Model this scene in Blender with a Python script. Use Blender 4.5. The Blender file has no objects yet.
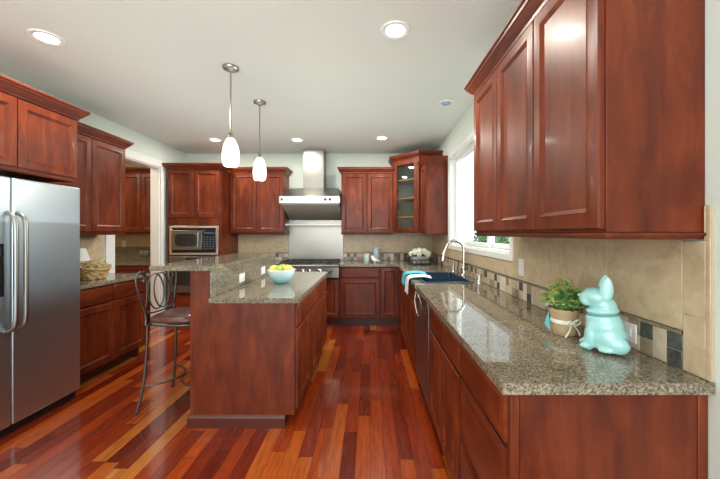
import bpy, bmesh, math, random
from mathutils import Vector, Matrix, noise as mnoise
PI = math.pi
S = bpy.context.scene
COL = S.collection
rnd = random.Random(7)

# ------------------------------------------------------------------ camera, sky, lights, exposure
XL, XR, YB, HC = -3.05, 1.05, 5.32, 2.69      # left wall, right wall, back wall, ceiling height
cam_d = bpy.data.cameras.new('camera'); cam = bpy.data.objects.new('camera', cam_d); COL.objects.link(cam)
cam.location = (0, 0, 1.37); cam.rotation_euler = (PI/2, 0, 0)
cam_d.sensor_width = 36; cam_d.lens = 16.0
cam_d.shift_x = -10/720; cam_d.shift_y = -6.5/720
cam_d.clip_start = 0.02
S.camera = cam
w = bpy.data.worlds.new('sky'); S.world = w; w.use_nodes = True
bgn = w.node_tree.nodes['Background']; bgn.inputs[0].default_value = (0.86, 0.95, 1.0, 1); bgn.inputs[1].default_value = 1.3

def area(name, loc, rot, sx, sy, power, color=(1, 1, 1), spread=PI):
    l = bpy.data.lights.new(name, 'AREA'); l.shape = 'RECTANGLE'; l.size = sx; l.size_y = sy
    l.energy = power; l.color = color; l.spread = spread
    o = bpy.data.objects.new(name, l); o.location = loc; o.rotation_euler = rot; COL.objects.link(o); return o
area('rear_fill_light', (-0.9, -2.3, 1.45), (PI/2, 0, 0), 3.6, 2.2, 78, (1.0, 0.98, 0.95))  # soft fill added behind the camera for even brightness, standing in for unseen windows
area('daylight_sink_window', (2.6, 3.3, 2.6), (0, 1.2, 0), 1.4, 2.4, 190, (0.93, 0.98, 1.0))
area('ceiling_fill', (-1.0, -1.0, 1.2), (PI, 0, 0), 2.2, 2.0, 54, (0.95, 1.0, 0.96))  # added fill behind the camera, aimed up to brighten the ceiling
area('ceiling_fill_far', (-0.9, 3.3, 1.45), (PI, 0, 0), 3.2, 2.8, 17, (0.95, 1.0, 0.96))  # second added fill, hung unseen above the island to lift the far ceiling
S.view_settings.view_transform = 'Standard'; S.view_settings.look = 'None'
S.view_settings.exposure = 0.3; S.view_settings.gamma = 1.0
S.view_settings.use_curve_mapping = False
S.cycles.use_denoising = True
S.cycles.max_bounces = 8; S.cycles.diffuse_bounces = 5; S.cycles.glossy_bounces = 5
S.cycles.sample_clamp_indirect = 6.0
S.cycles.caustics_reflective = False; S.cycles.caustics_refractive = False

# ------------------------------------------------------------------ materials
def mat(name, color=(.8, .8, .8), rough=.5, metal=0.0, coat=0.0, spec=None, emit=None, estr=0.0):
    m = bpy.data.materials.new(name); m.use_nodes = True
    b = m.node_tree.nodes['Principled BSDF']
    b.inputs['Base Color'].default_value = (*color, 1); b.inputs['Roughness'].default_value = rough
    b.inputs['Metallic'].default_value = metal
    if coat: b.inputs['Coat Weight'].default_value = coat; b.inputs['Coat Roughness'].default_value = .12
    if spec is not None: b.inputs['Specular IOR Level'].default_value = spec
    if emit: b.inputs['Emission Color'].default_value = (*emit, 1); b.inputs['Emission Strength'].default_value = estr
    return m
class NT:
    def __init__(s, m): s.t = m.node_tree; s.b = s.t.nodes['Principled BSDF']
    def n(s, typ, **kw):
        x = s.t.nodes.new(typ)
        for k, v in kw.items():
            if k.startswith('i_'): x.inputs[k[2:].replace('_', ' ')].default_value = v
            else: setattr(x, k, v)
        return x
    def l(s, a, b): s.t.links.new(a, b)
    def math(s, op, a, b=None):
        x = s.n('ShaderNodeMath', operation=op)
        for i, v in enumerate((a, b)):
            if v is None: continue
            if isinstance(v, (int, float)): x.inputs[i].default_value = v
            else: s.l(v, x.inputs[i])
        return x.outputs[0]
    def ramp(s, fac, stops, interp='LINEAR'):
        r = s.n('ShaderNodeValToRGB'); r.color_ramp.interpolation = interp
        e = r.color_ramp.elements
        while len(e) > 1: e.remove(e[0])
        e[0].position = stops[0][0]; e[0].color = (*stops[0][1], 1)
        for p, c in stops[1:]:
            q = e.new(p); q.color = (*c, 1)
        s.l(fac, r.inputs[0]); return r.outputs[0]
    def coords(s, scale=(1, 1, 1), kind='Object', seed=True):
        tc = s.n('ShaderNodeTexCoord'); mp = s.n('ShaderNodeMapping'); mp.inputs['Scale'].default_value = scale
        s.l(tc.outputs[kind], mp.inputs[0])
        if seed:
            oi = s.n('ShaderNodeObjectInfo'); m = s.math('MULTIPLY', oi.outputs['Random'], 37.0)
            cb = s.n('ShaderNodeCombineXYZ'); s.l(m, cb.inputs[0]); s.l(m, cb.inputs[1]); s.l(m, cb.inputs[2])
            s.l(cb.outputs[0], mp.inputs['Location'])
        return mp.outputs[0]
    def noise(s, vec, scale, detail=4, rough=.55, dist=0.0):
        x = s.n('ShaderNodeTexNoise'); x.inputs['Scale'].default_value = scale; x.inputs['Detail'].default_value = detail
        x.inputs['Roughness'].default_value = rough; x.inputs['Distortion'].default_value = dist
        s.l(vec, x.inputs['Vector']); return x.outputs[0]
    def mix(s, fac, a, b, mode='MIX'):
        x = s.n('ShaderNodeMix', data_type='RGBA', blend_type=mode)
        if isinstance(fac, (int, float)): x.inputs[0].default_value = fac
        else: s.l(fac, x.inputs[0])
        for i, v in ((6, a), (7, b)):
            if isinstance(v, tuple): x.inputs[i].default_value = (*v, 1)
            else: s.l(v, x.inputs[i])
        return x.outputs[2]
    def bump(s, h, strength=.1, dist=.01):
        x = s.n('ShaderNodeBump'); x.inputs['Strength'].default_value = strength; x.inputs['Distance'].default_value = dist
        s.l(h, x.inputs['Height']); s.l(x.outputs[0], s.b.inputs['Normal'])

def wood(name, scale, dark, mid, light, rough=.38):
    m = mat(name, mid, rough, coat=.05, spec=.32); k = NT(m)
    v = k.coords(scale)
    f = k.noise(v, 3.0, 6, .6, .6); c = k.ramp(f, [(.28, dark), (.5, mid), (.74, light)])
    v2 = k.coords(tuple(3*q for q in scale)); g = k.noise(v2, 9.0, 3, .6)
    gc = k.ramp(g, [(.35, (.80, .75, .72)), (.6, (1, 1, 1))])
    c = k.mix(.35, c, gc, 'MULTIPLY')
    v3 = k.coords((1, 1, 1)); b = k.noise(v3, 5.0, 3, .5); bc = k.ramp(b, [(.35, (.70, .64, .62)), (.65, (1.15, 1.15, 1.15))])
    c = k.mix(.6, c, bc, 'MULTIPLY')
    k.l(c, k.b.inputs['Base Color'])
    return m
CD, CM, CL = (.070, .0100, .0034), (.138, .0225, .0060), (.222, .046, .0110)
cherry_v = wood('cherry_upright_grain', (3.6, 3.6, .8), CD, CM, CL)
cherry_h = wood('cherry_level_grain', (.8, 3.6, 3.6), CD, CM, CL)
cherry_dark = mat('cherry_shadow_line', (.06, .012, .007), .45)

def granite(name='speckled_granite'):
    m = mat(name, (.3, .27, .22), .045, spec=.6); k = NT(m)
    v = k.coords((1, 1, 1), seed=False)
    n1 = k.noise(v, 125, 3, .65); c = k.ramp(n1, [(.3, (.085, .070, .050)), (.45, (.20, .170, .125)), (.58, (.30, .260, .195)), (.75, (.44, .40, .325))])
    vo = k.n('ShaderNodeTexVoronoi'); vo.inputs['Scale'].default_value = 200; k.l(v, vo.inputs['Vector'])
    sp = k.ramp(vo.outputs['Color'], [(.0, (1, 1, 1)), (.60, (1, 1, 1)), (.66, (.34, .30, .27))], 'CONSTANT')
    c = k.mix(.72, c, sp, 'MULTIPLY')
    n2 = k.noise(v, 12, 3, .5); c = k.mix(.5, c, k.ramp(n2, [(.35, (.72, .72, .70)), (.65, (1.15, 1.13, 1.08))]), 'MULTIPLY')
    vo2 = k.n('ShaderNodeTexVoronoi'); vo2.inputs['Scale'].default_value = 105; k.l(v, vo2.inputs['Vector'])
    w2 = k.ramp(vo2.outputs['Color'], [(0, (0, 0, 0)), (.86, (0, 0, 0)), (.88, (1, 1, 1))], 'CONSTANT')
    c = k.mix(k.math('MULTIPLY', w2, .4), c, (.50, .47, .41)); k.l(c, k.b.inputs['Base Color'])
    return m
granite_m = granite()

def steel(name, scale=(1, 1, 60), base=(.62, .62, .61), rough=.24):
    m = mat(name, base, rough, metal=1.0); k = NT(m)
    f = k.noise(k.coords(scale), 8, 4, .6)
    r = k.n('ShaderNodeMapRange'); r.inputs['To Min'].default_value = rough-.03; r.inputs['To Max'].default_value = rough+.04
    k.l(f, r.inputs['Value']); k.l(r.outputs[0], k.b.inputs['Roughness'])
    k.l(k.ramp(f, [(.3, tuple(q*.97 for q in base)), (.7, tuple(min(1, q*1.03) for q in base))]), k.b.inputs['Base Color'])
    return m
steel_h = steel('brushed_steel_level', (1, 1, 60), (.30, .295, .275), .34)
steel_v = steel('brushed_steel_upright', (60, 60, 1), (.30, .295, .275), .34)
steel_fridge = steel('fridge_brushed_steel', (1, 1, 90), (.52, .62, .69), .36)
satin = mat('satin_nickel', (.66, .65, .63), .2, metal=1.0)
chrome = mat('polished_nickel', (.72, .71, .69), .12, metal=1.0)
bronze = mat('pewter_iron', (.12, .105, .095), .38, metal=.8)
black_m = mat('black_enamel', (.012, .012, .013), .3)
blackglass = mat('black_glass', (.015, .017, .018), .04, spec=.8)
rubber = mat('dark_rubber', (.02, .02, .02), .7)
white_paint = mat('white_trim_paint', (.80, .81, .80), .35)
plastic_white = mat('white_plastic', (.78, .77, .73), .35)

def plaster(name, col, b=.04):
    m = mat(name, col, .85, spec=.2); k = NT(m); f = k.noise(k.coords((1, 1, 1), seed=False), 160, 3, .6); k.bump(f, b, .002)
    g = k.noise(k.coords((1, 1, 1), seed=False), 1.2, 2); k.l(k.ramp(g, [(.3, tuple(q*.98 for q in col)), (.7, tuple(min(1, q*1.01) for q in col))]), k.b.inputs['Base Color'])
    return m
wall_m = plaster('pale_mint_paint', (.67, .75, .69))
ceil_m = plaster('ceiling_paint', (.69, .74, .70))
tan_m = plaster('pantry_tan_paint', (.60, .45, .26))

def tile(name, c1, c2, c3, rough=.35, sc=14):
    m = mat(name, c2, rough); k = NT(m)
    f = k.noise(k.coords((1, 1, 1)), sc, 5, .65, .8); k.l(k.ramp(f, [(.3, c1), (.5, c2), (.72, c3)]), k.b.inputs['Base Color']); return m
tile_beige = tile('beige_travertine_tile', (.44, .335, .205), (.54, .425, .275), (.62, .505, .345))
mos_beige = tile('mosaic_beige', (.44, .35, .24), (.54, .44, .32), (.62, .53, .40))
mos_cream = tile('mosaic_cream', (.60, .54, .44), (.68, .62, .52), (.75, .70, .60))
mos_tan = tile('mosaic_taupe', (.22, .17, .12), (.29, .225, .155), (.35, .28, .2), .3)
mos_slate = tile('mosaic_slate', (.035, .035, .034), (.07, .07, .066), (.13, .13, .12), .22, 60)
grout = mat('beige_grout', (.50, .41, .29), .9)
rope_m = mat('bronze_rope_liner', (.06, .045, .032), .3, metal=.5)

def floor_mat():
    m = mat('brazilian_cherry_planks', (.3, .08, .03), .16, coat=.5); k = NT(m)
    k.b.inputs['Coat Roughness'].default_value = .06
    tc = k.n('ShaderNodeTexCoord'); sx = k.n('ShaderNodeSeparateXYZ'); k.l(tc.outputs['Object'], sx.inputs[0])
    W, L = .088, .95
    u = k.math('DIVIDE', sx.outputs[0], W); row = k.math('FLOOR', u); fu = k.math('FRACT', u)
    wn = k.n('ShaderNodeTexWhiteNoise', noise_dimensions='1D'); k.l(row, wn.inputs['W'])
    vv = k.math('ADD', k.math('DIVIDE', sx.outputs[1], L), k.math('MULTIPLY', wn.outputs[0], 9.0))
    colm = k.math('FLOOR', vv); fv = k.math('FRACT', vv)
    cb = k.n('ShaderNodeCombineXYZ'); k.l(row, cb.inputs[0]); k.l(colm, cb.inputs[1])
    w2 = k.n('ShaderNodeTexWhiteNoise', noise_dimensions='2D'); k.l(cb.outputs[0], w2.inputs['Vector'])
    c = k.ramp(w2.outputs[0], [(0, (.12, .012, .005)), (.22, (.215, .025, .007)), (.52, (.33, .045, .009)), (.80, (.44, .085, .013)), (.93, (.46, .125, .020)), (1, (.49, .165, .030))])
    mp = k.n('ShaderNodeMapping'); mp.inputs['Scale'].default_value = (22, 1.3, 1); k.l(tc.outputs['Object'], mp.inputs[0])
    off = k.n('ShaderNodeCombineXYZ'); k.l(k.math('MULTIPLY', w2.outputs[0], 50), off.inputs[1]); k.l(off.outputs[0], mp.inputs['Location'])
    g = k.noise(mp.outputs[0], 2.2, 6, .65, .8)
    c = k.mix(.8, c, k.ramp(g, [(.28, (.50, .42, .38)), (.5, (.95, .93, .9)), (.75, (1.25, 1.3, 1.3))]), 'MULTIPLY')
    # narrow dark figure lines
    g2 = k.noise(mp.outputs[0], 7, 3, .6); c = k.mix(.35, c, k.ramp(g2, [(.38, (.3, .25, .22)), (.5, (1, 1, 1))]), 'MULTIPLY')
    e1 = k.math('LESS_THAN', fu, .03); e2 = k.math('LESS_THAN', fv, .0035); e = k.math('MAXIMUM', e1, e2)
    c = k.mix(k.math('MULTIPLY', e, .7), c, (.03, .006, .003)); k.l(c, k.b.inputs['Base Color'])
    k.l(k.math('ADD', k.math('MULTIPLY', g, .14), .11), k.b.inputs['Roughness'])
    k.bump(k.math('ADD', k.math('MULTIPLY', e, -1.0), k.math('MULTIPLY', g, .15)), .12, .002)
    return m
floor_m = floor_mat()

# ------------------------------------------------------------------ mesh helpers
class MB:
    def __init__(s): s.v = []; s.f = []; s.m = []
    def _add(s, vs, fs, mi=0):
        b = len(s.v); s.v += [tuple(p) for p in vs]
        for f in fs: s.f.append(tuple(b+i for i in f)); s.m.append(mi)
        return s
    def box(s, x0, x1, y0, y1, z0, z1, mi=0, M=None):
        vs = [Vector((x, y, z)) for z in (z0, z1) for y in (y0, y1) for x in (x0, x1)]
        if M is not None: vs = [M @ p for p in vs]
        return s._add(vs, [(0, 2, 3, 1), (4, 5, 7, 6), (0, 1, 5, 4), (2, 6, 7, 3), (0, 4, 6, 2), (1, 3, 7, 5)], mi)
    def rings(s, rings, mi=0, close=True, cap0=True, cap1=True):
        n = len(rings[0]); b = len(s.v)
        for r in rings: s.v += [tuple(p) for p in r]
        for i in range(len(rings)-1):
            for j in range(n if close else n-1):
                j2 = (j+1) % n
                s.f.append((b+i*n+j, b+i*n+j2, b+(i+1)*n+j2, b+(i+1)*n+j)); s.m.append(mi)
        if cap0: s.f.append(tuple(b+j for j in reversed(range(n)))); s.m.append(mi)
        if cap1: s.f.append(tuple(b+(len(rings)-1)*n+j for j in range(n))); s.m.append(mi)
        return s
    def lathe(s, prof, cx=0, cy=0, cz=0, n=28, mi=0, sx=1, sy=1, M=None, caps=True):
        R = []
        for r, z in prof:
            ring = [Vector((cx+sx*r*math.cos(2*PI*k/n), cy+sy*r*math.sin(2*PI*k/n), cz+z)) for k in range(n)]
            if M is not None: ring = [M @ p for p in ring]
            R.append(ring)
        return s.rings(R, mi, True, caps, caps)
    def tube(s, pts, r, n=8, mi=0, closed=False, r1=None, sub=0):
        P = [Vector(p) for p in pts]
        if sub: P = spline(P, sub, closed)
        N = len(P); T = []
        for i in range(N):
            a = P[(i-1) % N] if closed or i > 0 else P[i]; b = P[(i+1) % N] if closed or i < N-1 else P[i]
            t = (b-a); T.append(t.normalized() if t.length > 1e-9 else Vector((0, 0, 1)))
        up = Vector((0, 0, 1)) if abs(T[0].z) < .9 else Vector((1, 0, 0))
        nv = (up - T[0]*up.dot(T[0])).normalized(); R = []
        for i in range(N):
            nv = (nv - T[i]*nv.dot(T[i])); nv = nv.normalized() if nv.length > 1e-6 else T[i].orthogonal().normalized()
            bv = T[i].cross(nv); rr = r if r1 is None else r+(r1-r)*i/(N-1)
            R.append([P[i]+rr*(math.cos(2*PI*k/n)*nv+math.sin(2*PI*k/n)*bv) for k in range(n)])
        if closed: R.append(R[0]); return s.rings(R, mi, True, False, False)
        return s.rings(R, mi)
    def ball(s, c, r, n=14, mi=0, M=None):
        if isinstance(r, (int, float)): r = (r, r, r)
        R = []
        for i in range(1, n//2+1):
            a = PI*(i-.5)/(n//2) if False else PI*i/(n//2+1)
            ring = [Vector((r[0]*math.sin(a)*math.cos(2*PI*k/n), r[1]*math.sin(a)*math.sin(2*PI*k/n), -r[2]*math.cos(a))) for k in range(n)]
            if M is not None: ring = [M @ p for p in ring]
            R.append([p+Vector(c) for p in ring])
        return s.rings(R, mi)
    def build(s, name, mats, parent=None, smooth=35, bevel=0, seg=2, loc=None):
        me = bpy.data.meshes.new(name); me.from_pydata(s.v, [], s.f)
        mats = mats if isinstance(mats, (list, tuple)) else [mats]
        for m in mats: me.materials.append(m)
        me.polygons.foreach_set('material_index', s.m)
        bm = bmesh.new(); bm.from_mesh(me); bmesh.ops.remove_doubles(bm, verts=bm.verts, dist=1e-6)
        bmesh.ops.recalc_face_normals(bm, faces=bm.faces); bm.to_mesh(me); bm.free()
        if smooth:
            for p in me.polygons: p.use_smooth = True
            me.set_sharp_from_angle(angle=math.radians(smooth))
        o = bpy.data.objects.new(name, me); COL.objects.link(o)
        if parent: o.parent = parent
        if loc: o.location = loc
        if bevel:
            b = o.modifiers.new('edge', 'BEVEL'); b.width = bevel; b.segments = seg; b.limit_method = 'ANGLE'; b.angle_limit = math.radians(40)
        return o
def spline(P, sub, closed=False):
    out = []; N = len(P); rng = range(N if closed else N-1)
    for i in rng:
        g = lambda k: P[k % N] if closed else P[max(0, min(N-1, k))]
        a, b, c, d = g(i-1), g(i), g(i+1), g(i+2)
        for k in range(sub):
            t = k/sub
            out.append(.5*((2*b)+(c-a)*t+(2*a-5*b+4*c-d)*t*t+(3*b-a-3*c+d)*t**3))
    if not closed: out.append(P[-1])
    return out
def tag(o, label=None, cat=None, group=None, kind='thing'):
    if label: o['label'] = label
    if cat: o['category'] = cat
    if group: o['group'] = group
    o['kind'] = kind; return o
def thing(name, label, cat, loc=(0, 0, 0), rz=0, group=None):
    o = bpy.data.objects.new(name, None); COL.objects.link(o); o.empty_display_size = .1
    o.location = loc; o.rotation_euler = (0, 0, rz); return tag(o, label, cat, group)
def struct(o): o['kind'] = 'structure'; return o
def dup(root, loc, rz, label, group=None):
    r = root.copy(); COL.objects.link(r); r.location = loc; r.rotation_euler = (0, 0, rz); r['label'] = label
    if group: r['group'] = group
    for ch in list(root.children):
        c = ch.copy(); COL.objects.link(c); c.parent = r
        if c.type == 'LIGHT': pass
        for g in ch.children:
            d = g.copy(); COL.objects.link(d); d.parent = c
    return r

# ------------------------------------------------------------------ the setting
Y0 = -2.4
b = MB(); b.box(-5.2, XR+.14, Y0, YB+.6, -.08, 0); struct(b.build('floor', floor_m))
b = MB(); b.box(-5.2, XR+.14, Y0, YB+.6, HC, HC+.08); struct(b.build('ceiling', ceil_m))
b = MB(); b.box(-5.2, XR+.14, YB, YB+.12, 0, HC); struct(b.build('wall_back', wall_m))
# left wall with the pantry opening
OY0, OY1, OZ = 3.808, 4.648, 2.32
b = MB(); b.box(XL-.12, XL, Y0, OY0, 0, HC); b.box(XL-.12, XL, OY1, YB, 0, HC); b.box(XL-.12, XL, OY0, OY1, OZ, HC)
struct(b.build('wall_left', wall_m))
b = MB()
for y0, y1 in ((OY0-.13, OY0), (OY1, OY1+.115)):
    b.box(XL, XL+.018, y0, y1, 0, OZ+.10)
b.box(XL, XL+.018, OY0, OY1, OZ, OZ+.10)
b.box(XL-.13, XL, OY0, OY0+.016, 0, OZ); b.box(XL-.13, XL, OY1-.016, OY1, 0, OZ); b.box(XL-.13, XL, OY0, OY1, OZ-.016, OZ)
struct(b.build('trim_1', white_paint, bevel=.004))
# right wall with the window opening
WY0, WY1, WZ0, WZ1 = 2.37, 4.19, 1.215, 2.34
b = MB(); T = .15
b.box(XR, XR+T, Y0, WY0, 0, HC); b.box(XR, XR+T, WY1, YB, 0, HC); b.box(XR, XR+T, WY0, WY1, 0, WZ0); b.box(XR, XR+T, WY0, WY1, WZ1, HC)
struct(b.build('wall_right', wall_m))
# window: casing, jamb liner, two sashes with panes
win = bpy.data.objects.new('window_1', None); COL.objects.link(win); win.location = (XR, (WY0+WY1)/2, WZ0); struct(win)
hw = (WY1-WY0)/2; hh = WZ1-WZ0; cw = .052
b = MB(); b.box(-.02, 0, -hw-cw, -hw, -cw, hh+cw); b.box(-.02, 0, hw, hw+cw, -cw, hh+cw); b.box(-.02, 0, -hw, hw, hh, hh+cw); b.box(-.024, 0, -hw, hw, -cw, 0)
struct(b.build('window_casing', white_paint, win, bevel=.004))
b = MB(); j = .014
b.box(0, .15, -hw, -hw+j, 0, hh); b.box(0, .15, hw-j, hw, 0, hh); b.box(0, .15, -hw, hw, 0, j); b.box(0, .15, -hw, hw, hh-j, hh)
struct(b.build('window_jamb', white_paint, win))
glass_m = bpy.data.materials.new('clear_pane'); glass_m.use_nodes = True
nt = glass_m.node_tree; nt.nodes.clear()
o_ = nt.nodes.new('ShaderNodeOutputMaterial'); mx = nt.nodes.new('ShaderNodeMixShader'); tr = nt.nodes.new('ShaderNodeBsdfTransparent'); gl = nt.nodes.new('ShaderNodeBsdfGlossy')
gl.inputs['Roughness'].default_value = .02; tr.inputs[0].default_value = (.95, .98, .97, 1); mx.inputs[0].default_value = .07
nt.links.new(tr.outputs[0], mx.inputs[1]); nt.links.new(gl.outputs[0], mx.inputs[2]); nt.links.new(mx.outputs[0], o_.inputs[0])
for x0, y0, y1 in ((.105, -hw+j, -.20), (.070, -.26, hw-j)):
    b = MB(); fw = .045
    b.box(x0, x0+.03, y0, y0+fw, j, hh-j); b.box(x0, x0+.03, y1-fw, y1, j, hh-j); b.box(x0, x0+.03, y0+fw, y1-fw, j, j+fw); b.box(x0, x0+.03, y0+fw, y1-fw, hh-j-fw, hh-j)
    sa = struct(b.build('window_sash', white_paint, win, bevel=.003))
    b = MB(); b.box(x0+.012, x0+.017, y0+fw, y1-fw, j+fw, hh-j-fw); struct(b.build('pane', glass_m, sa, smooth=0))
# pantry room beyond the opening
b = MB(); b.box(-5.2, -5.08, 2.6, YB, 0, HC); b.box(-5.2, XL-.12, 2.5, 2.6, 0, HC); struct(b.build('wall_pantry', tan_m))
b = MB(); b.box(-5.08, XL-.13, YB-.012, YB, 1.37, HC); struct(b.build('wall_pantry_back', tan_m))
# ground and shrubs outside
ground_m = mat('garden_ground', (.10, .17, .05), .9)
b = MB(); b.box(XR+.16, 14, -4, 12, -.4, -.3); struct(b.build('ground', ground_m))

# ------------------------------------------------------------------ cabinet builder
def ring(x0, x1, z0, z1, y, i):
    return [(x0+i, y, z0+i), (x1-i, y, z0+i), (x1-i, y, z1-i), (x0+i, y, z1-i)]
def panel_door(x0, x1, z0, z1, y, t=.02, fr=.056):
    b = MB(); R = [ring(x0, x1, z0, z1, y, 0), ring(x0, x1, z0, z1, y-t+.004, 0), ring(x0, x1, z0, z1, y-t, .004),
                   ring(x0, x1, z0, z1, y-t, fr-.006), ring(x0, x1, z0, z1, y-t-.0025, fr-.002), ring(x0, x1, z0, z1, y-t+.003, fr+.006),
                   ring(x0, x1, z0, z1, y-t+.010, fr+.014), ]
    return b.rings(R)
def slab_front(x0, x1, z0, z1, y, t=.02):
    b = MB(); R = [ring(x0, x1, z0, z1, y, 0), ring(x0, x1, z0, z1, y-t+.010, 0), ring(x0, x1, z0, z1, y-t+.006, .004), ring(x0, x1, z0, z1, y-t+.003, .013), ring(x0, x1, z0, z1, y-t, .017)]
    return b.rings(R)
CROWN = [(0, -.012), (.010, -.012), (.012, .004), (.024, .012), (.044, .040), (.052, .044), (.054, .060), (.062, .062), (.062, .074), (0, .074)]
def crown_path(b, path, z, prof=CROWN, outs=None):
    """path: plan corners, outside is to the left of the walking direction; profile is swept with mitres."""
    P = [Vector((p[0], p[1])) for p in path]; R = []
    for i, p in enumerate(P):
        d0 = (P[i]-P[i-1]).normalized() if i > 0 else None; d1 = (P[i+1]-P[i]).normalized() if i < len(P)-1 else None
        n0 = Vector((d0.y, -d0.x)) if d0 else None; n1 = Vector((d1.y, -d1.x)) if d1 else None
        if n0 is None: m = n1
        elif n1 is None: m = n0
        else: m = (n0+n1)/(1+n0.dot(n1))
        R.append([(p.x+m.x*o, p.y+m.y*o, z+h) for o, h in prof])
    b.rings(R)
def cabinet(name, label, cat, loc, rz, W, D, H, doors=(), drawers=(), toe=False, crown=None, rail=None, group=None, open_box=False, z_body=0):
    t = thing(name, label, cat, loc, rz, group)
    zb = .105 if toe else z_body
    b = MB()
    if open_box:
        b.box(0, .018, -D, -.002, zb, H); b.box(W-.018, W, -D, -.002, zb, H); b.box(.018, W-.018, -D, -.002, zb, zb+.018); b.box(.018, W-.018, -.014, -.002, zb, H)
        b.box(.018, W-.018, -D, -D+.02, H-.2, H); b.box(.018, W-.018, -D, -D+.02, zb, H-.2)
    else: b.box(0, W, -D, -.002, zb, H)
    b.build('cabinet_body', cherry_v, t, bevel=.002)
    if toe:
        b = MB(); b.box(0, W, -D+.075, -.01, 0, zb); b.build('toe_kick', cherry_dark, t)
    for d in doors: panel_door(*d, -D).build('door', cherry_v, t)
    for d in drawers: slab_front(*d, -D).build('drawer_front', cherry_h, t)
    if crown is not None:
        b = MB(); path = []
        if crown[0]: path.append((0, -.004 if crown[0] is True else crown[0]))
        path += [(0, -D-.004), (W, -D-.004)]
        if crown[1]: path.append((W, -.004 if crown[1] is True else crown[1]))
        crown_path(b, path, H-.001); b.build('crown_molding', cherry_h, t, smooth=25)
    if rail is not None:
        b = MB(); path = []
        if rail[0]: path.append((0, -.004))
        path += [(0, -D), (W, -D)]
        if rail[1]: path.append((W, -.004))
        crown_path(b, path, 0, [(-.02, .0), (-.02, -.022), (-.004, -.022), (.006, -.014), (.010, -.010), (.010, -.002), (.004, .0)]); b.build('light_rail', cherry_h, t, smooth=25)
    return t
def even(W, n, z0, z1, e=.012, g=.006):
    w_ = (W-2*e-(n-1)*g)/n
    return [(e+i*(w_+g), e+i*(w_+g)+w_, z0, z1) for i in range(n)]
R_BACK, R_LEFT, R_RIGHT = 0, PI/2, -PI/2
UZ, UH = 1.372, .946          # bottom and height of the upper cabinets
DZ0, DZ1 = .012, UH-.022

# upper cabinets on the right wall by the camera: the double one and the single one are one run of three doors
t = cabinet('upper_cabinet', 'large cherry upper cabinet with three doors at the near right, beside the window', 'cabinet', (XR, 2.222, UZ), R_RIGHT, 1.222, .312, UH+.012,
            even(1.222, 3, DZ0, DZ1+.012, .006, .005), crown=(True, True), rail=(True, True), group='cherry upper cabinets')
# side cabinet beyond the window
cabinet('upper_cabinet', 'narrow cherry upper cabinet on the far side of the window, end panel showing', 'cabinet', (XR, 4.648, UZ), R_RIGHT, .37, .295, UH, even(.37, 1, DZ0, DZ1), crown=(False, True), rail=(False, True), group='cherry upper cabinets')
# back wall uppers
cabinet('upper_cabinet', 'two-door cherry upper cabinet between the range hood and the glass corner cabinet', 'cabinet', (-.448, YB, UZ), R_BACK, .806, .315, UH, even(.806, 2, DZ0, DZ1, .008, .012), crown=(True, False), rail=(True, False), group='cherry upper cabinets')
cabinet('upper_cabinet', 'two-door cherry upper cabinet between the oven tower and the range hood', 'cabinet', (-2.188, YB, UZ), R_BACK, .846, .315, UH, even(.846, 2, DZ0, DZ1, .008, .012), crown=(False, True), rail=(False, True), group='cherry upper cabinets')
# left wall uppers
cabinet('upper_cabinet', 'two-door cherry upper cabinet on the left wall beyond the refrigerator', 'cabinet', (XL, 2.69, UZ), R_LEFT, .875, .315, UH, even(.875, 2, DZ0, DZ1), crown=(False, True), rail=(False, True), group='cherry upper cabinets')
cabinet('upper_cabinet', 'deep short cherry cabinet mounted above the steel refrigerator', 'cabinet', (XL, 1.74, 1.812), R_LEFT, .92, .61, .506, even(.92, 2, .012, .484), crown=(False, -.39), rail=(False, True), group='cherry upper cabinets')

# diagonal glass corner cabinet
t = thing('corner_cabinet', 'tall diagonal corner cabinet with a glass door and cherry frame', 'cabinet', (.365, YB, UZ))
A, B_, C_, D_, E_ = (0, 0), (0, -.315), (.355, -.67), (XR-.365, -.67), (XR-.365, 0)
HT = 1.11
def poly(b, pts, z0, z1, mi=0):
    n = len(pts); b.rings([[(p[0], p[1], z0) for p in pts], [(p[0], p[1], z1) for p in pts]], mi)
b = MB(); e = .003
poly(b, [(e, -e), (e, -.313), (.354, -.666), (XR-.365-e, -.666), (XR-.365-e, -e)], 0, .02); poly(b, [(e, -e), (e, -.313), (.354, -.666), (XR-.365-e, -.666), (XR-.365-e, -e)], HT-.02, HT)
b.box(e, e+.018, -.313, -e, .02, HT-.02); b.box(.354, XR-.365-e, -.666, -.648, .02, HT-.02)
b.box(e+.018, XR-.365-e, -.016, -e, .02, HT-.02); b.box(XR-.365-.018, XR-.365-e, -.648, -.016, .02, HT-.02)
b.build('cabinet_body', cherry_v, t)
in_m = mat('cabinet_interior', (.36, .22, .13), .5)
b = MB()
for z in (.235, .52, .80): poly(b, [(.03, -.02), (.03, -.31), (.352, -.635), (XR-.39, -.635), (XR-.39, -.02)], z, z+.014)
b.build('shelf', in_m, t)
b = MB(); b.box(.023, .03, -.30, -.02, .022, HT-.022); b.box(.03, XR-.40, -.0225, -.0165, .022, HT-.022); b.box(XR-.365-.025, XR-.365-.0185, -.64, -.023, .022, HT-.022); b.build('back_lining', mat('grey_green_lining', (.13, .17, .165), .5), t)
dl = math.hypot(.355, .355); Md = Matrix.Translation((0, -.315, 0)) @ Matrix.Rotation(-PI/4, 4, 'Z')
def rot_mb(b, M): b.v = [tuple(M @ Vector(p)) for p in b.v]; return b
b = MB(); y0, y1 = -.022, -.001
b.box(.03, .085, y0, y1, .012, HT-.02); b.box(dl-.085, dl-.03, y0, y1, .012, HT-.02); b.box(.085, dl-.085, y0, y1, .012, .07); b.box(.085, dl-.085, y0, y1, HT-.08, HT-.02)
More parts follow.
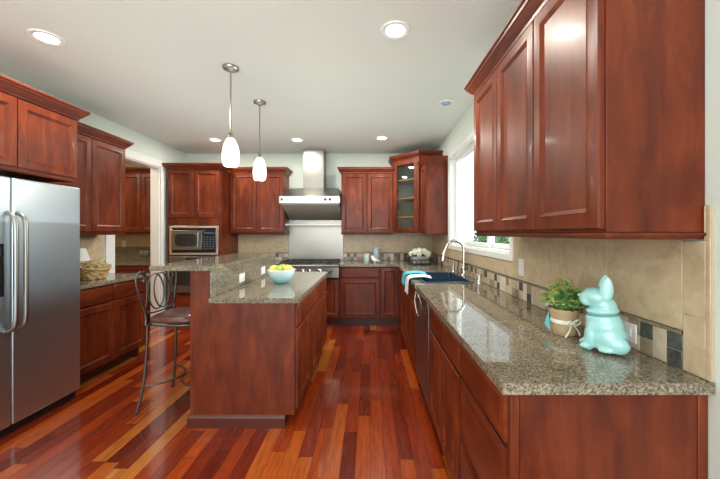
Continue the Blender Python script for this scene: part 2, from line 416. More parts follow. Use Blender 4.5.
d = rot_mb(b, Md).build('door', cherry_v, t, bevel=.003)
b = MB(); b.box(.08, dl-.08, -.013, -.008, .065, HT-.075); rot_mb(b, Md).build('glass_panel', glass_m, d, smooth=0)
b = MB(); b.box(.001, .028, -.018, -.001, 0, HT); b.box(dl-.028, dl-.001, -.018, -.001, 0, HT); rot_mb(b, Md).build('face_frame', cherry_v, t)
b = MB(); crown_path(b, [(0, -.004), B_, C_, (XR-.365, -.67)], HT-.001); b.build('crown_molding', cherry_h, t, smooth=25)

# oven tower
TF = .60
TX0 = -2.985; TW = .793
t = cabinet('oven_tower', 'tall cherry oven tower holding the microwave and wall oven', 'cabinet', (TX0, YB, 0), R_BACK, TW, TF, 2.318,
            even(TW, 2, 1.60, 2.30, .02, .012), [(.02, TW-.02, .12, .44)], toe=True, crown=(True, -.385))
# base cabinets ---------------------------------------------------------------
BH = .878
def base(label, loc, rz, W, D, doors, drawers, **k):
    return cabinet('base_cabinet', label, 'cabinet', loc, rz, W, D, BH, doors, drawers, toe=True, group='cherry base cabinets', **k)
DR = (.708, .862); DO = (.125, .692)
base('cherry base cabinet under the left wall counter beside the refrigerator', (XL, 2.71, 0), R_LEFT, .925, .50, even(.925, 2, *DO), even(.925, 2, *DR))
base('cherry base cabinet between the oven tower and the cooktop', (-2.185, YB, 0), R_BACK, .838, .60, even(.838, 2, *DO), even(.838, 2, *DR))
tc_ = cabinet('base_cabinet', 'low cherry cabinet directly under the steel cooktop', 'cabinet', (-1.343, YB, 0), R_BACK, .898, .60, .722, even(.898, 2, .125, .70), (), toe=True, group='cherry base cabinets')
base('cherry base cabinet just right of the cooktop, one drawer over one door', (-.443, YB, 0), R_BACK, .592, .60, even(.592, 1, *DO), even(.592, 1, *DR))
base('narrow full-height-door cherry base cabinet in the back right corner', (.151, YB, 0), R_BACK, .29, .60, [(.008, .26, .125, .862)], ())
RD = .614
base('cherry base cabinet at the far end of the right counter, past the sink', (XR, 4.675, 0), R_RIGHT, .885, RD, [(.36, .875, *DO)], [(.36, .875, *DR)])
base('cherry sink base cabinet below the dark double sink', (XR, 3.788, 0), R_RIGHT, .905, RD, even(.905, 2, *DO), even(.905, 2, *DR), open_box=True)
base('cherry base cabinet with two drawers over two doors beside the dishwasher', (XR, 2.265, 0), R_RIGHT, .765, RD, even(.765, 2, *DO), even(.765, 2, *DR))
t = base('cherry drawer stack at the near end of the right counter with a plain end panel', (XR, 1.498, 0), R_RIGHT, .498, RD, [], [(.008, .488, .708, .862), (.008, .488, .42, .692), (.008, .488, .125, .405)])
b = MB(); b.box(.4982, .504, -RD+.03, -.035, .0, BH-.002); b.build('end_panel', cherry_v, t)
b = MB(); b.box(.4982, .508, -.034, -.003, .0, BH-.002); b.build('end_filler', cherry_v, t, bevel=.002)
b = MB(); b.box(.4982, .506, -RD, -RD+.028, .0, BH-.002); b.build('end_stile', cherry_v, t, bevel=.002)

# dishwasher
t = thing('dishwasher', 'built-in steel dishwasher with a curved handle, right of the sink cabinet', 'dishwasher', (XR, 2.879, 0), R_RIGHT)
W = .608
b = MB(); b.box(.004, W-.004, -RD+.02, -.02, .105, BH-.003); b.build('tub', black_m, t)
steel_dw = steel('dishwasher_steel', (60, 60, 1), (.28, .22, .20), .34)
b = MB(); b.box(.006, W-.006, -RD-.022, -RD+.019, .125, BH-.012); b.build('door', steel_dw, t, bevel=.002)
b = MB(); b.box(.006, W-.006, -RD+.06, -RD+.08, 0, .104); b.build('toe_kick', black_m, t)
b = MB(); pts = []
for i in range(17):
    a = i/16; x = .05+a*(W-.10); s_ = math.sin(PI*a); pts.append((x, -RD-.024-.022*min(1, 3*s_), .852-.150*s_**.8))
b.tube(pts, .010, 8); b.build('handle', satin, t)
b = MB(); b.box(.05, W-.05, -RD-.0245, -RD-.022, .79, .85); b.build('control_strip', blackglass, t)

# ------------------------------------------------------------------ countertops
def slab(cells, z0, z1, bev=.015):
    """cells: rectangles sharing edges, kept as one slab with rounded edges."""
    xs = sorted({q for c in cells for q in c[:2]}); ys = sorted({q for c in cells for q in c[2:]})
    bm = bmesh.new(); V = {}
    def vert(x, y):
        if (x, y) not in V: V[(x, y)] = bm.verts.new((x, y, z1))
        return V[(x, y)]
    for i in range(len(xs)-1):
        for j_ in range(len(ys)-1):
            cx, cy = (xs[i]+xs[i+1])/2, (ys[j_]+ys[j_+1])/2
            if any(c[0] < cx < c[1] and c[2] < cy < c[3] for c in cells):
                bm.faces.new([vert(xs[i], ys[j_]), vert(xs[i+1], ys[j_]), vert(xs[i+1], ys[j_+1]), vert(xs[i], ys[j_+1])])
    top = list(bm.faces); r = bmesh.ops.extrude_face_region(bm, geom=top)
    for v in [q for q in r['geom'] if isinstance(q, bmesh.types.BMVert)]: v.co.z = z0
    bmesh.ops.recalc_face_normals(bm, faces=bm.faces)
    es = [e for e in bm.edges if len(e.link_faces) == 2 and e.calc_face_angle(0) > .5]
    vert_e = [e for e in es if abs(e.verts[0].co.z-e.verts[1].co.z) > .01 and e.is_convex]
    bmesh.ops.bevel(bm, geom=vert_e, offset=.007, segments=3, affect='EDGES', clamp_overlap=True)
    es = [e for e in bm.edges if len(e.link_faces) == 2 and e.calc_face_angle(0) > .8 and abs(e.verts[0].co.z-e.verts[1].co.z) < .001]
    bmesh.ops.bevel(bm, geom=es, offset=bev, segments=4, affect='EDGES', clamp_overlap=True)
    return bm
def bm_obj(bm, name, m, parent=None, smooth=40):
    me = bpy.data.meshes.new(name); bm.to_mesh(me); bm.free(); me.materials.append(m)
    for p in me.polygons: p.use_smooth = True
    me.set_sharp_from_angle(angle=math.radians(smooth))
    o = bpy.data.objects.new(name, me); COL.objects.link(o)
    if parent: o.parent = parent
    return o
CT0, CT1 = .879, .914
CX = .402; CYB = 4.67
SX0, SX1, SY0, SY1 = .50, .93, 2.92, 3.66
o = bm_obj(slab([(CX, XR-.001, .97, SY0), (CX, SX0, SY0, SY1), (SX1, XR-.003, SY0, SY1), (CX, XR-.003, SY1, CYB), (-.441, CX, CYB, YB-.003), (CX, XR-.003, CYB, YB-.003)], CT0, CT1), 'countertop', granite_m)
tag(o, 'long L-shaped speckled granite countertop along the right and back walls', 'countertop', 'granite countertops')
o = bm_obj(slab([(-2.187, -1.348, CYB, YB-.003)], CT0, CT1), 'countertop', granite_m); tag(o, 'short granite countertop between the oven tower and the cooktop', 'countertop', 'granite countertops')
o = bm_obj(slab([(XL+.003, -2.50, 2.71, 3.66)], CT0, CT1), 'countertop', granite_m); tag(o, 'granite countertop on the left wall holding the wicker basket', 'countertop', 'granite countertops')

# ------------------------------------------------------------------ tiled backsplashes
MATS_B = [tile_beige, grout, mos_beige, mos_cream, mos_tan, mos_slate, rope_m]
def splash(name, M, rects_tile, L0, L1, z0, first=(), mosaic=True, seed=1, ztop=1.368, cut=None):
    """u runs along the wall, local n is out of the wall; M maps (u, n, z)."""
    R_ = random.Random(seed)
    b = MB()
    for (u0, u1, a, c) in rects_tile: b.box(u0+.0012, u1-.0012, .004, .012, a+.0012, c-.0012, 0, M)
    gr = MB()
    us = min(r[0] for r in rects_tile); ue = max(r[1] for r in rects_tile)
    for (u0, u1, a, c) in rects_tile: gr.box(u0, u1, .001, .0095, a, c, 0, M)
    if mosaic: gr.box(L0, L1, .001, .0095, z0, z0+.131, 0, M)
    o = struct(b.build(name, [tile_beige], bevel=.0015, seg=1)); struct(gr.build('grout_bed', grout, o, smooth=0))
    if mosaic:
        mb = MB(); u = L0; i = 0; w_ = .0555
        while u < L1-.02:
            wz = min(w_, L1-u)
            p = first[i] if i < len(first) else R_.choice([(2,), (2,), (2, 4), (4, 2), (5, 2), (2, 5), (4, 5), (3, 4), (3,), (5, 4), (2, 3), (5,), (2, 4)])
            if len(p) == 1: mb.box(u+.001, u+wz-.001, .004, .012, z0+.001, z0+.115, p[0]-2, M)
            else:
                mb.box(u+.001, u+wz-.001, .004, .012, z0+.001, z0+.057, p[1]-2, M); mb.box(u+.001, u+wz-.001, .004, .012, z0+.059, z0+.115, p[0]-2, M)
            u += w_; i += 1
        struct(mb.build('mosaic_band', [mos_beige, mos_cream, mos_tan, mos_slate], o, bevel=.001, seg=1))
        rp = MB(); rp.box(L0, L1, .004, .012, z0+.117, z0+.130, 0, M); u = L0
        while u < min(L1, L0+2.2)-.008:
            rp.box(u+.002, u+.0075, .012, .0155, z0+.119, z0+.128, 1, M); u += .0095
        struct(rp.build('rope_liner', [rope_m, mos_tan], o, smooth=0))
    return o
ZS = CT1+.001
# right wall: u = world Y
MR = Matrix(((0, -1, 0, XR), (1, 0, 0, 0), (0, 0, 1, 0), (0, 0, 0, 1)))
rt = [(.99, 1.063, ZS, 1.103), (.99, 1.063, 1.103, 1.345), (.975, .99, ZS, 1.455), (.99, 1.0-.003, 1.345, 1.455)]
u = 1.063
while u < YB-.015:
    u1 = min(u+.34, YB-.013)
    edges = sorted({u, u1} | {q for q in (WY0-cw-.001, WY1+cw+.001) if u < q < u1})
    for a, c in zip(edges, edges[1:]):
        mid = (a+c)/2; zt = WZ0-cw-.003 if WY0-cw-.001 < mid < WY1+cw+.001 else 1.348
        rt.append((a, c, ZS+.132, zt))
    u = u1
splash('trim_2', MR, rt, 1.065, YB-.014, ZS, first=[(5, 5), (2,), (5, 4), (4, 2), (2,), (5, 2), (2, 4), (2,)], seed=4)
# back wall: u = world X
MBk = Matrix(((1, 0, 0, 0), (0, -1, 0, YB), (0, 0, 1, 0), (0, 0, 0, 1)))
rt = []; u = -.44
while u < XR-.02:
    u1 = min(u+.34, XR-.014); rt.append((u, u1, ZS+.132, 1.348)); u = u1
splash('trim_3', MBk, rt, -.44, XR-.014, ZS, seed=9)
rt = []; u = -2.185
while u < -1.36:
    u1 = min(u+.34, -1.35); rt.append((u, u1, ZS+.132, 1.348)); u = u1
splash('trim_4', MBk, rt, -2.185, -1.35, ZS, seed=12)
# left wall: u = world Y
MLf = Matrix(((0, 1, 0, XL), (1, 0, 0, 0), (0, 0, 1, 0), (0, 0, 0, 1)))
rt = [(2.72, 3.05, ZS, 1.15), (3.05, 3.36, ZS, 1.15), (3.36, 3.66, ZS, 1.15), (2.72, 3.05, 1.15, 1.348), (3.05, 3.36, 1.15, 1.348), (3.36, 3.66, 1.15, 1.348)]
splash('trim_5', MLf, rt, 2.72, 3.66, ZS, mosaic=False)

# ------------------------------------------------------------------ outlets
def outlet(label, M, horizontal=True):
    w_, h_ = (.115, .075) if horizontal else (.075, .115)
    t = thing('outlet', label, 'outlet', M.translation, 0, 'wall outlets')
    L = Matrix(M); L.translation = (0, 0, 0)
    b = MB(); b.box(-w_/2, w_/2, 0, .005, -h_/2, h_/2, 0, L); b.build('cover_plate', plastic_white, t, bevel=.002)
    b = MB()
    for s_ in (-1, 1):
        dx, dz = (.022*s_, 0) if horizontal else (0, .022*s_)
        b.box(dx-.014, dx+.014, .005, .007, dz-.014, dz+.014, 0, L)
    b.build('socket', white_paint, t, bevel=.001)
def at(M, u, n, z): Q = Matrix(M); Q.translation = M @ Vector((u, n, z)); return Q
outlet('upright white outlet plate high on the right backsplash near the window', at(MR, 2.19, .0125, 1.135), False)
outlet('white outlet plate on the mosaic band behind the potted plant', at(MR, 1.83, .0125, ZS+.062))
outlet('white outlet plate on the mosaic band behind the turquoise dog jar', at(MR, 1.30, .0125, ZS+.06))
# ------------------------------------------------------------------ refrigerator
FX = .60; FW = .905; FH = 1.748
t = thing('refrigerator', 'tall stainless steel side-by-side refrigerator on the left wall', 'refrigerator', (XL, 1.783, 0), R_LEFT)
grey_m = mat('fridge_cabinet_grey', (.16, .16, .165), .45)
b = MB(); b.box(.004, FW-.004, -.545, -.02, .02, FH-.012); b.build('cabinet_body', grey_m, t, bevel=.004)
b = MB(); b.box(.01, FW-.01, -.585, -.05, .0, .055); b.build('base_grille', black_m, t)
SPL = .388
def fridge_door(x0, x1):
    b = MB(); R = []; n = 8
    b.box(x0, x1, -.622, -.548, .065, FH); return b
d1 = fridge_door(.002, SPL-.003).build('door', steel_fridge, t, bevel=.012, seg=4)
d2 = fridge_door(SPL+.003, FW-.002).build('door', steel_fridge, t, bevel=.012, seg=4)
def bow_handle(x, d):
    z0, z1 = .71, 1.505; y0 = -.6225; o_ = .058
    pts = [(x, y0, z0), (x, y0-.03, z0+.012), (x, y0-o_, z0+.06)] + [(x, y0-o_-.004, z0+.06+(z1-z0-.12)*k/4) for k in range(1, 4)] + [(x, y0-o_, z1-.06), (x, y0-.03, z1-.012), (x, y0, z1)]
    b = MB(); b.tube(pts, .0145, 12, sub=5); b.build('handle', steel_v, d)
bow_handle(SPL-.032, d1); bow_handle(SPL+.030, d2)
b = MB(); b.box(.11, .338, -.6245, -.6222, .95, 1.30); disp = b.build('dispenser_panel', blackglass, d1, bevel=.003)
b = MB(); b.box(.135, .315, -.627, -.6245, 1.22, 1.28); b.build('dispenser_display', mat('dispenser_display', (.05, .09, .16), .1), disp)

# ------------------------------------------------------------------ microwave and wall oven in the tower
FY = YB-TF
t = thing('microwave', 'steel built-in microwave with a trim frame in the oven tower', 'microwave', (TX0+TW/2, FY, 1.05))
w2 = .355; hM = .425
b = MB(); b.box(-w2, w2, -.024, -.001, 0, .028); b.box(-w2, w2, -.024, -.001, hM-.03, hM); b.box(-w2, -w2+.03, -.024, -.001, .028, hM-.03); b.box(w2-.03, w2, -.024, -.001, .028, hM-.03)
b.build('trim_frame', mat('satin_trim_steel', (.78, .76, .72), .3, metal=.9), t, bevel=.003)
b = MB()
for z in (.036, .048, .060): b.box(-w2+.03, w2-.03, -.016, -.002, z, z+.007)
for z in (hM-.058, hM-.046): b.box(-w2+.03, w2-.03, -.016, -.002, z, z+.007)
b.build('vent_slats', black_m, t)
b = MB(); b.box(-w2+.03, .125, -.034, -.002, .072, hM-.066); d = b.build('door', steel_h, t, bevel=.004)
b = MB(); R = []
for y in (-.0345, -.037):
    r_ = []
    for k in range(28):
        a = 2*PI*k/28; ca, sa = math.cos(a), math.sin(a); r_.append((-.105+.165*math.copysign(abs(ca)**.35, ca), y, .215+.092*math.copysign(abs(sa)**.45, sa)))
    R.append(r_)
b.rings(R); b.build('door_window', blackglass, d)
b = MB(); b.tube([(.082, -.034, .10), (.082, -.06, .115), (.082, -.06, .32), (.082, -.034, .335)], .008, 8); b.build('handle', steel_v, d)
b = MB(); b.box(.13, w2-.03, -.034, -.002, .072, hM-.066); p = b.build('control_panel', blackglass, t, bevel=.003)
key_m = mat('keypad_legend', (.07, .10, .14), .5)
b = MB()
for r_ in range(6):
    for c_ in range(4): b.box(.150+c_*.044, .176+c_*.044, -.0352, -.034, .085+r_*.034, .101+r_*.034)
b.build('keypad', key_m, p, smooth=0)
b = MB(); b.box(.15, .305, -.0352, -.034, .305, .335); b.build('display', mat('clock_display', (.05, .12, .16), .1), p, smooth=0)

t = thing('wall_oven', 'steel wall oven with a dark window below the microwave', 'oven', (TX0+TW/2, FY, .49))
b = MB(); b.box(-w2, w2, -.022, -.001, .44, .535); p = b.build('control_panel', steel_h, t, bevel=.003)
b = MB(); b.box(-.12, .12, -.024, -.022, .465, .515); b.build('display', blackglass, p)
b = MB(); b.box(-w2, w2, -.045, -.001, .01, .43); d = b.build('door', steel_h, t, bevel=.004)
b = MB(); b.box(-w2+.06, w2-.06, -.047, -.0452, .11, .335); b.build('door_window', blackglass, d, bevel=.001)
b = MB(); b.tube([(-.30, -.045, .395), (-.30, -.09, .395), (.30, -.09, .395), (.30, -.045, .395)], .011, 10); b.build('handle', steel_h, d)

# ------------------------------------------------------------------ rangetop, backguard, hood
RX0, RX1 = -1.343, -.447; RC = (RX0+RX1)/2
t = thing('cooktop', 'wide steel professional gas cooktop with dark grates on the back wall', 'cooktop', (RC, 4.60, .725))
hwR = (RX1-RX0)/2
b = MB(); b.box(-hwR, hwR, .0, .62, 0, .185); b.build('cooktop_body', steel_h, t, bevel=.004)
b = MB(); b.rings([[(x, 0, .15), (x, -.03, .155), (x, -.048, .172), (x, -.04, .190), (x, -.01, .199), (x, .03, .199), (x, .03, .15)] for x in (-hwR, hwR)]); b.build('front_rail', steel_h, t, bevel=.002)
iron = mat('cast_iron', (.025, .025, .026), .55)
for k in range(3):
    x0 = -hwR+.02+k*(2*hwR-.04)/3; x1 = x0+(2*hwR-.04)/3-.012
    b = MB()
    b.box(x0, x1, .07, .085, .20, .222); b.box(x0, x1, .575, .59, .20, .222); b.box(x0, x0+.014, .07, .59, .20, .222); b.box(x1-.014, x1, .07, .59, .20, .222)
    for q in range(1, 4): x = x0+(x1-x0)*q/4; b.box(x-.006, x+.006, .085, .575, .208, .222)
    b.box(x0, x1, .325, .337, .205, .222)
    for fx in (x0, x1-.014):
        for fy in (.07, .575): b.box(fx, fx+.014, fy, fy+.014, .185, .2)
    b.build('grate', iron, t, bevel=.002)
    for by in (.20, .46):
        b = MB(); b.lathe([(.052, .185), (.05, .195), (.03, .197), (.028, .203), (0.001, .203)], (x0+x1)/2, by, 0, 18); b.build('burner', black_m, t)
for px in (-.36, -.22, -.075, .02, .17):
    M = Matrix.Translation((px, 0, .095)) @ Matrix.Rotation(PI/2, 4, 'X')
    b = MB(); b.lathe([(.033, .0), (.033, .008), (.024, .012), (.022, .038), (.018, .042), (.001, .042)], 0, 0, 0, 20, M=M); kn = b.build('knob', chrome, t)
    b = MB(); b.box(px-.033, px+.033, -.005, -.0005, .055, .0625); b.build('knob_legend', black_m, kn)
b = MB()   # winged emblem
for s_ in (-1, 1):
    b.rings([[(.31+s_*x, y, z) for x, z in ((.0, .055), (.012, .055), (.05, .108), (.03, .104), (.012, .092))] for y in (-.0012, -.004)])
b.build('emblem', black_m, t)

t = thing('range_backguard', 'tall stainless steel backsplash panel with a warming shelf behind the cooktop', 'backsplash panel', (RC, YB, .0))
b = MB(); b.box(-hwR, hwR, -.018, -.001, .92, 1.578); b.build('steel_panel', steel_v, t)
b = MB(); b.box(-hwR, hwR, -.26, -.02, 1.487, 1.495); b.box(-hwR, hwR, -.268, -.258, 1.487, 1.515); b.box(-hwR, hwR, -.045, -.02, 1.56, 1.578); sh = b.build('warming_shelf', steel_h, t, bevel=.002)
for x in (-hwR, hwR-.006):
    b = MB(); b.rings([[(xx, -.02, 1.40), (xx, -.26, 1.486), (xx, -.26, 1.50), (xx, -.02, 1.578)] for xx in (x, x+.006)]); b.build('shelf_bracket', steel_h, sh)

t = thing('range_hood', 'stainless steel range hood with a square chimney to the ceiling', 'range hood', (RC, YB, 1.81))
bx = hwR-.001
b = MB(); ins = .045
lo = [(-bx, -.60), (bx, -.60), (bx, -.004), (-bx, -.004)]; hi = [(-bx+ins, -.30), (bx-ins, -.30), (bx-ins, -.004), (-bx+ins, -.004)]
b.rings([[(x, y, .106) for x, y in lo], [(x, y, .26) for x, y in hi]]); b.build('canopy', steel_h, t, bevel=.002)
b = MB(); b.box(-bx, bx, -.60, -.585, 0, .105); b.box(-bx, -bx+.014, -.585, -.004, 0, .105); b.box(bx-.014, bx, -.585, -.004, 0, .105); b.build('front_band', mat('bright_satin_steel', (.52, .515, .50), .3, metal=1.0), t, bevel=.002)
under_m = steel('hood_liner_steel', (60, 60, 1), (.46, .44, .36), .42); under_m.node_tree.nodes['Principled BSDF'].inputs['Metallic'].default_value = .45
b = MB(); b.rings([[(x, -.584, .03), (x, -.584, .005), (x, -.02, -.225), (x, -.02, -.20)] for x in (-bx+.016, bx-.016)]); b.build('sloped_liner', under_m, t)
b = MB(); b.tube([(-bx+.03, -.592, -.012), (bx-.03, -.592, -.012)], .006, 8); b.build('front_rail', chrome, t)
b = MB(); b.box(-.155, .165, -.29, -.004, .261, HC-1.81-.002); b.build('chimney', steel_v, t, bevel=.002)
for x in (.235, .305):
    M = Matrix.Translation((x, -.60, .055)) @ Matrix.Rotation(PI/2, 4, 'X'); b = MB(); b.lathe([(.022, 0), (.022, .006), (.015, .010), (.014, .026), (.001, .026)], 0, 0, 0, 16, M=M); b.build('knob', black_m, t)
b = MB(); b.box(-bx+.025, -bx+.055, -.603, -.6, .04, .07); b.build('badge', black_m, t)
# ------------------------------------------------------------------ island
IX0, IX1, IY0, IY1 = -1.272, -.528, 2.262, 3.765
t = thing('kitchen_island', 'cherry island with a raised granite bar and lower worktop', 'kitchen island', (IX0, IY0, 0))
L = IY1-IY0
b = MB(); b.box(0, .138, 0, L, .0, 1.104); b.build('bar_wall', cherry_v, t, bevel=.003)
b = MB(); b.box(.1395, IX1-IX0, 0.004, L, .105, BH); b.build('cabinet_body', cherry_v, t)
b = MB(); b.box(.030, IX1-IX0-.004, -.006, 0, .088, BH-.001); b.box(.030, .136, -.006, 0, BH-.001, 1.10); b.build('end_panel', cherry_v, t)
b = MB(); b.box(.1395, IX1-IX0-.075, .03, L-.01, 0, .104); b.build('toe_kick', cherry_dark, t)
b = MB(); b.rings([[(x, 0, 0), (x, -.02, 0), (x, -.02, .07), (x, -.012, .085), (x, -.006, .09), (x, 0, .09)] for x in (-.012, IX1-IX0-.07)]); b.build('base_molding', mat('dark_cherry_molding', (.085, .016, .008), .35), t, smooth=25)
Mi = Matrix.Translation((IX1-IX0, 0, 0)) @ Matrix.Rotation(PI/2, 4, 'Z')
w_ = (L-.02)/3
for k in range(3):
    x0 = .008+k*w_
    rot_mb(panel_door(x0, x0+w_-.008, .125, .692, 0), Mi).build('door', cherry_v, t)
    rot_mb(slab_front(x0, x0+w_-.008, .708, .862, 0), Mi).build('drawer_front', cherry_v, t)
b = bm_obj(slab([(.142, .777, -.03, L+.02)], CT0, CT1), 'worktop', granite_m, t)
granite_bs = granite_m
b = MB(); b.box(.1395, .158, -.004, L, CT1+.001, 1.1035); b.build('granite_riser', granite_m, t, bevel=.002)
b = bm_obj(slab([(-.27, .162, -.035, L+.03)], 1.105, 1.140), 'bar_top', granite_m, t)
corb = MB(); corb.rings([[(0, y, .98), (-.012, y, .98), (-.03, y, 1.03), (-.075, y, 1.075), (-.13, y, 1.09), (-.13, y, 1.104), (0, y, 1.104)] for y in (.20, .25)]); corb.build('corbel', cherry_v, t, bevel=.002)
corb = MB(); corb.rings([[(0, y, .98), (-.012, y, .98), (-.03, y, 1.03), (-.075, y, 1.075), (-.13, y, 1.09), (-.13, y, 1.104), (0, y, 1.104)] for y in (1.20, 1.25)]); corb.build('corbel', cherry_v, t, bevel=.002)
MI = Matrix(((0, 1, 0, IX0+.1583), (1, 0, 0, 0), (0, 0, 1, 0), (0, 0, 0, 1)))
outlet('white outlet plate on the island granite riser, the nearer of the two', at(MI, 2.78, 0, .982))
outlet('white outlet plate on the island granite riser beside the fruit bowl', at(MI, 3.33, 0, .982))

# ------------------------------------------------------------------ bar stool
t = thing('bar_stool', 'scrolled iron bar stool with a brown leather seat at the island', 'stool', (-1.532, 2.63, 0))
leather = mat('brown_leather', (.13, .055, .045), .34, coat=.12); k = NT(leather)
k.l(k.ramp(k.noise(k.coords(), 6, 4), [(.3, (.07, .022, .018)), (.7, (.15, .055, .045))]), k.b.inputs['Base Color']); k.bump(k.noise(k.coords(), 120, 3), .15, .002)
def sq(r, n=32, p=.55):
    out = []
    for i in range(n):
        a = 2*PI*i/n; c, s_ = math.cos(a), math.sin(a); out.append((r*math.copysign(abs(c)**p, c), r*math.copysign(abs(s_)**p, s_)))
    return out
b = MB(); R = []
for r, z in ((.172, .672), (.190, .678), (.198, .694), (.192, .712), (.165, .726), (.11, .735), (.05, .738), (.008, .739)): R.append([(x, y, z) for x, y in sq(r)])
b.rings(R); b.build('seat', leather, t, smooth=60)
fr = b = MB(); b.tube([(x, y, .664) for x, y in sq(.196)], .0095, 8, closed=True); b.build('seat_frame', bronze, t, smooth=60)
for sx in (-1, 1):
    for sy in (-1, 1):
        b = MB(); b.tube([(sx*.172, sy*.180, .664), (sx*.176, sy*.184, .45), (sx*.190, sy*.198, .22), (sx*.225, sy*.222, .008)], .0105, 10, sub=6)
        l_ = b.build('leg', bronze, t, smooth=60)
        b = MB(); b.lathe([(.013, 0), (.013, .018), (.011, .02)], sx*.2255, sy*.2225, .0, 10); b.build('foot_cap', rubber, l_)
b = MB()
for sx in (-1, 1): b.tube([(sx*.192, -.199, .205), (sx*.12, -.17, .205), (sx*.035, -.09, .205), (sx*.009, 0, .205), (sx*.035, .09, .205), (sx*.12, .17, .205), (sx*.192, .199, .205)], .007, 8, sub=6)
b.build('footrest', bronze, t, smooth=60)
# backrest plane at x = -0.205, leaning out towards the top
def bk(v, z): return (-.182-.034*max(0, (z-.67))/.4, v, z)
for sy in (-1, 1):
    pts = [bk(sy*q, z) for q, z in ((.185, .664), (.175, .72), (.192, .80), (.225, .90), (.245, .98), (.243, 1.035), (.215, 1.068), (.178, 1.062), (.158, 1.03), (.168, .998), (.192, .995), (.200, 1.018))]
    b = MB(); b.tube(pts, .0095, 8, sub=6, r1=.007); b.build('back_post', bronze, t, smooth=60)
b = MB()
for sy in (-1, 1):   # interlaced ovals, side curls
    b.tube([bk(sy*.035+.095*math.cos(2*PI*i/28), .90+.142*math.sin(2*PI*i/28)) for i in range(28)], .006, 6, closed=True)
    b.tube([bk(sy*q, z) for q, z in ((.205, 1.058), (.15, 1.066), (.135, .98), (.15, .86), (.178, .76), (.183, .70))], .006, 6, sub=6)
b.build('back_scrollwork', bronze, t, smooth=60)
b = MB(); b.tube([bk(v*.01, .755-.02*(1-(v/18)**2)) for v in range(-18, 19, 3)], .006, 6); b.build('back_rail', bronze, t)

# ------------------------------------------------------------------ pendant lamps
opal = mat('opal_glass', (.95, .93, .88), .25, emit=(1.0, .90, .76), estr=1.5)
nickel = mat('pendant_nickel', (.36, .34, .31), .22, metal=1.0)
def pendant():
    t = thing('pendant_lamp', 'white glass pendant lamp, the nearer one over the island', 'pendant lamp', (-1.11, 2.55, HC), 0, 'island pendant lamps')
    b = MB(); b.lathe([(.002, -.038), (.02, -.036), (.03, -.024), (.058, -.016), (.062, -.006), (.062, -.0005), (.002, -.0005)], n=28); b.build('canopy', nickel, t, smooth=50)
    b = MB(); b.tube([(0, 0, -.03), (0, 0, -.54)], .006, 8); b.build('stem', nickel, t)
    b = MB(); b.lathe([(.006, -.515), (.016, -.525), (.020, -.555), (.022, -.58), (.002, -.58)], n=18); b.build('socket_cap', nickel, t, smooth=50)
    b = MB(); b.lathe([(.018, -.560), (.036, -.58), (.054, -.625), (.064, -.68), (.066, -.72), (.062, -.758), (.053, -.784), (.048, -.787), (.057, -.755), (.060, -.72)], n=28, caps=False)
    b.build('glass_shade', opal, t, smooth=80)
    l = bpy.data.lights.new('pendant_bulb', 'POINT'); l.energy = 5; l.color = (1, .86, .68); l.shadow_soft_size = .03
    o = bpy.data.objects.new('pendant_bulb', l); COL.objects.link(o); o.parent = t; o.location = (0, 0, -.84)
    return t
p0 = pendant(); dup(p0, (-1.11, 3.22, HC), 0, 'white glass pendant lamp, the one farther along the island', 'island pendant lamps')

# ------------------------------------------------------------------ recessed ceiling lights
can_m = mat('downlight_glow', (1, 1, 1), .4, emit=(1.0, .93, .82), estr=14.0)
def downlight(label, x, y):
    t = thing('ceiling_light', label, 'ceiling light', (x, y, HC), 0, 'recessed ceiling lights')
    b = MB(); b.lathe([(.062, -.004), (.070, -.010), (.092, -.008), (.096, -.0005), (.062, -.0005)], n=32, caps=False); b.build('trim_ring', white_paint, t, smooth=50)
    b = MB(); b.lathe([(.061, -.0035), (.061, -.0015)], n=28); b.build('lens', can_m, t)
    l = bpy.data.lights.new('downlight_beam', 'AREA'); l.shape = 'DISK'; l.size = .11; l.energy = 12; l.color = (1, .92, .80)
    o = bpy.data.objects.new('downlight_beam', l); COL.objects.link(o); o.parent = t; o.location = (0, 0, -.014)
    return t
for lab, x, y in (('glowing recessed ceiling light above the refrigerator', -2.18, 2.16), ('glowing recessed ceiling light nearest the right upper cabinets', .165, 2.08),
                  ('glowing recessed ceiling light in front of the oven tower', -2.19, 4.53), ('glowing recessed ceiling light in front of the range hood', -1.03, 4.53),
                  ('glowing recessed ceiling light in front of the back right cabinets', .165, 4.44)): downlight(lab, x, y)
t = thing('ceiling_light', 'small unlit bluish eyeball ceiling light above the sink window', 'ceiling light', (.775, 3.25, HC))
b = MB(); b.lathe([(.05, -.004), (.058, -.009), (.078, -.007), (.081, -.0005), (.05, -.0005)], n=28, caps=False); b.build('trim_ring', white_paint, t, smooth=50)
b = MB(); b.ball((0, 0, -.006), (.045, .045, .016), 16); b.build('eyeball', mat('pale_blue_glass', (.28, .42, .62), .2), t, smooth=80)

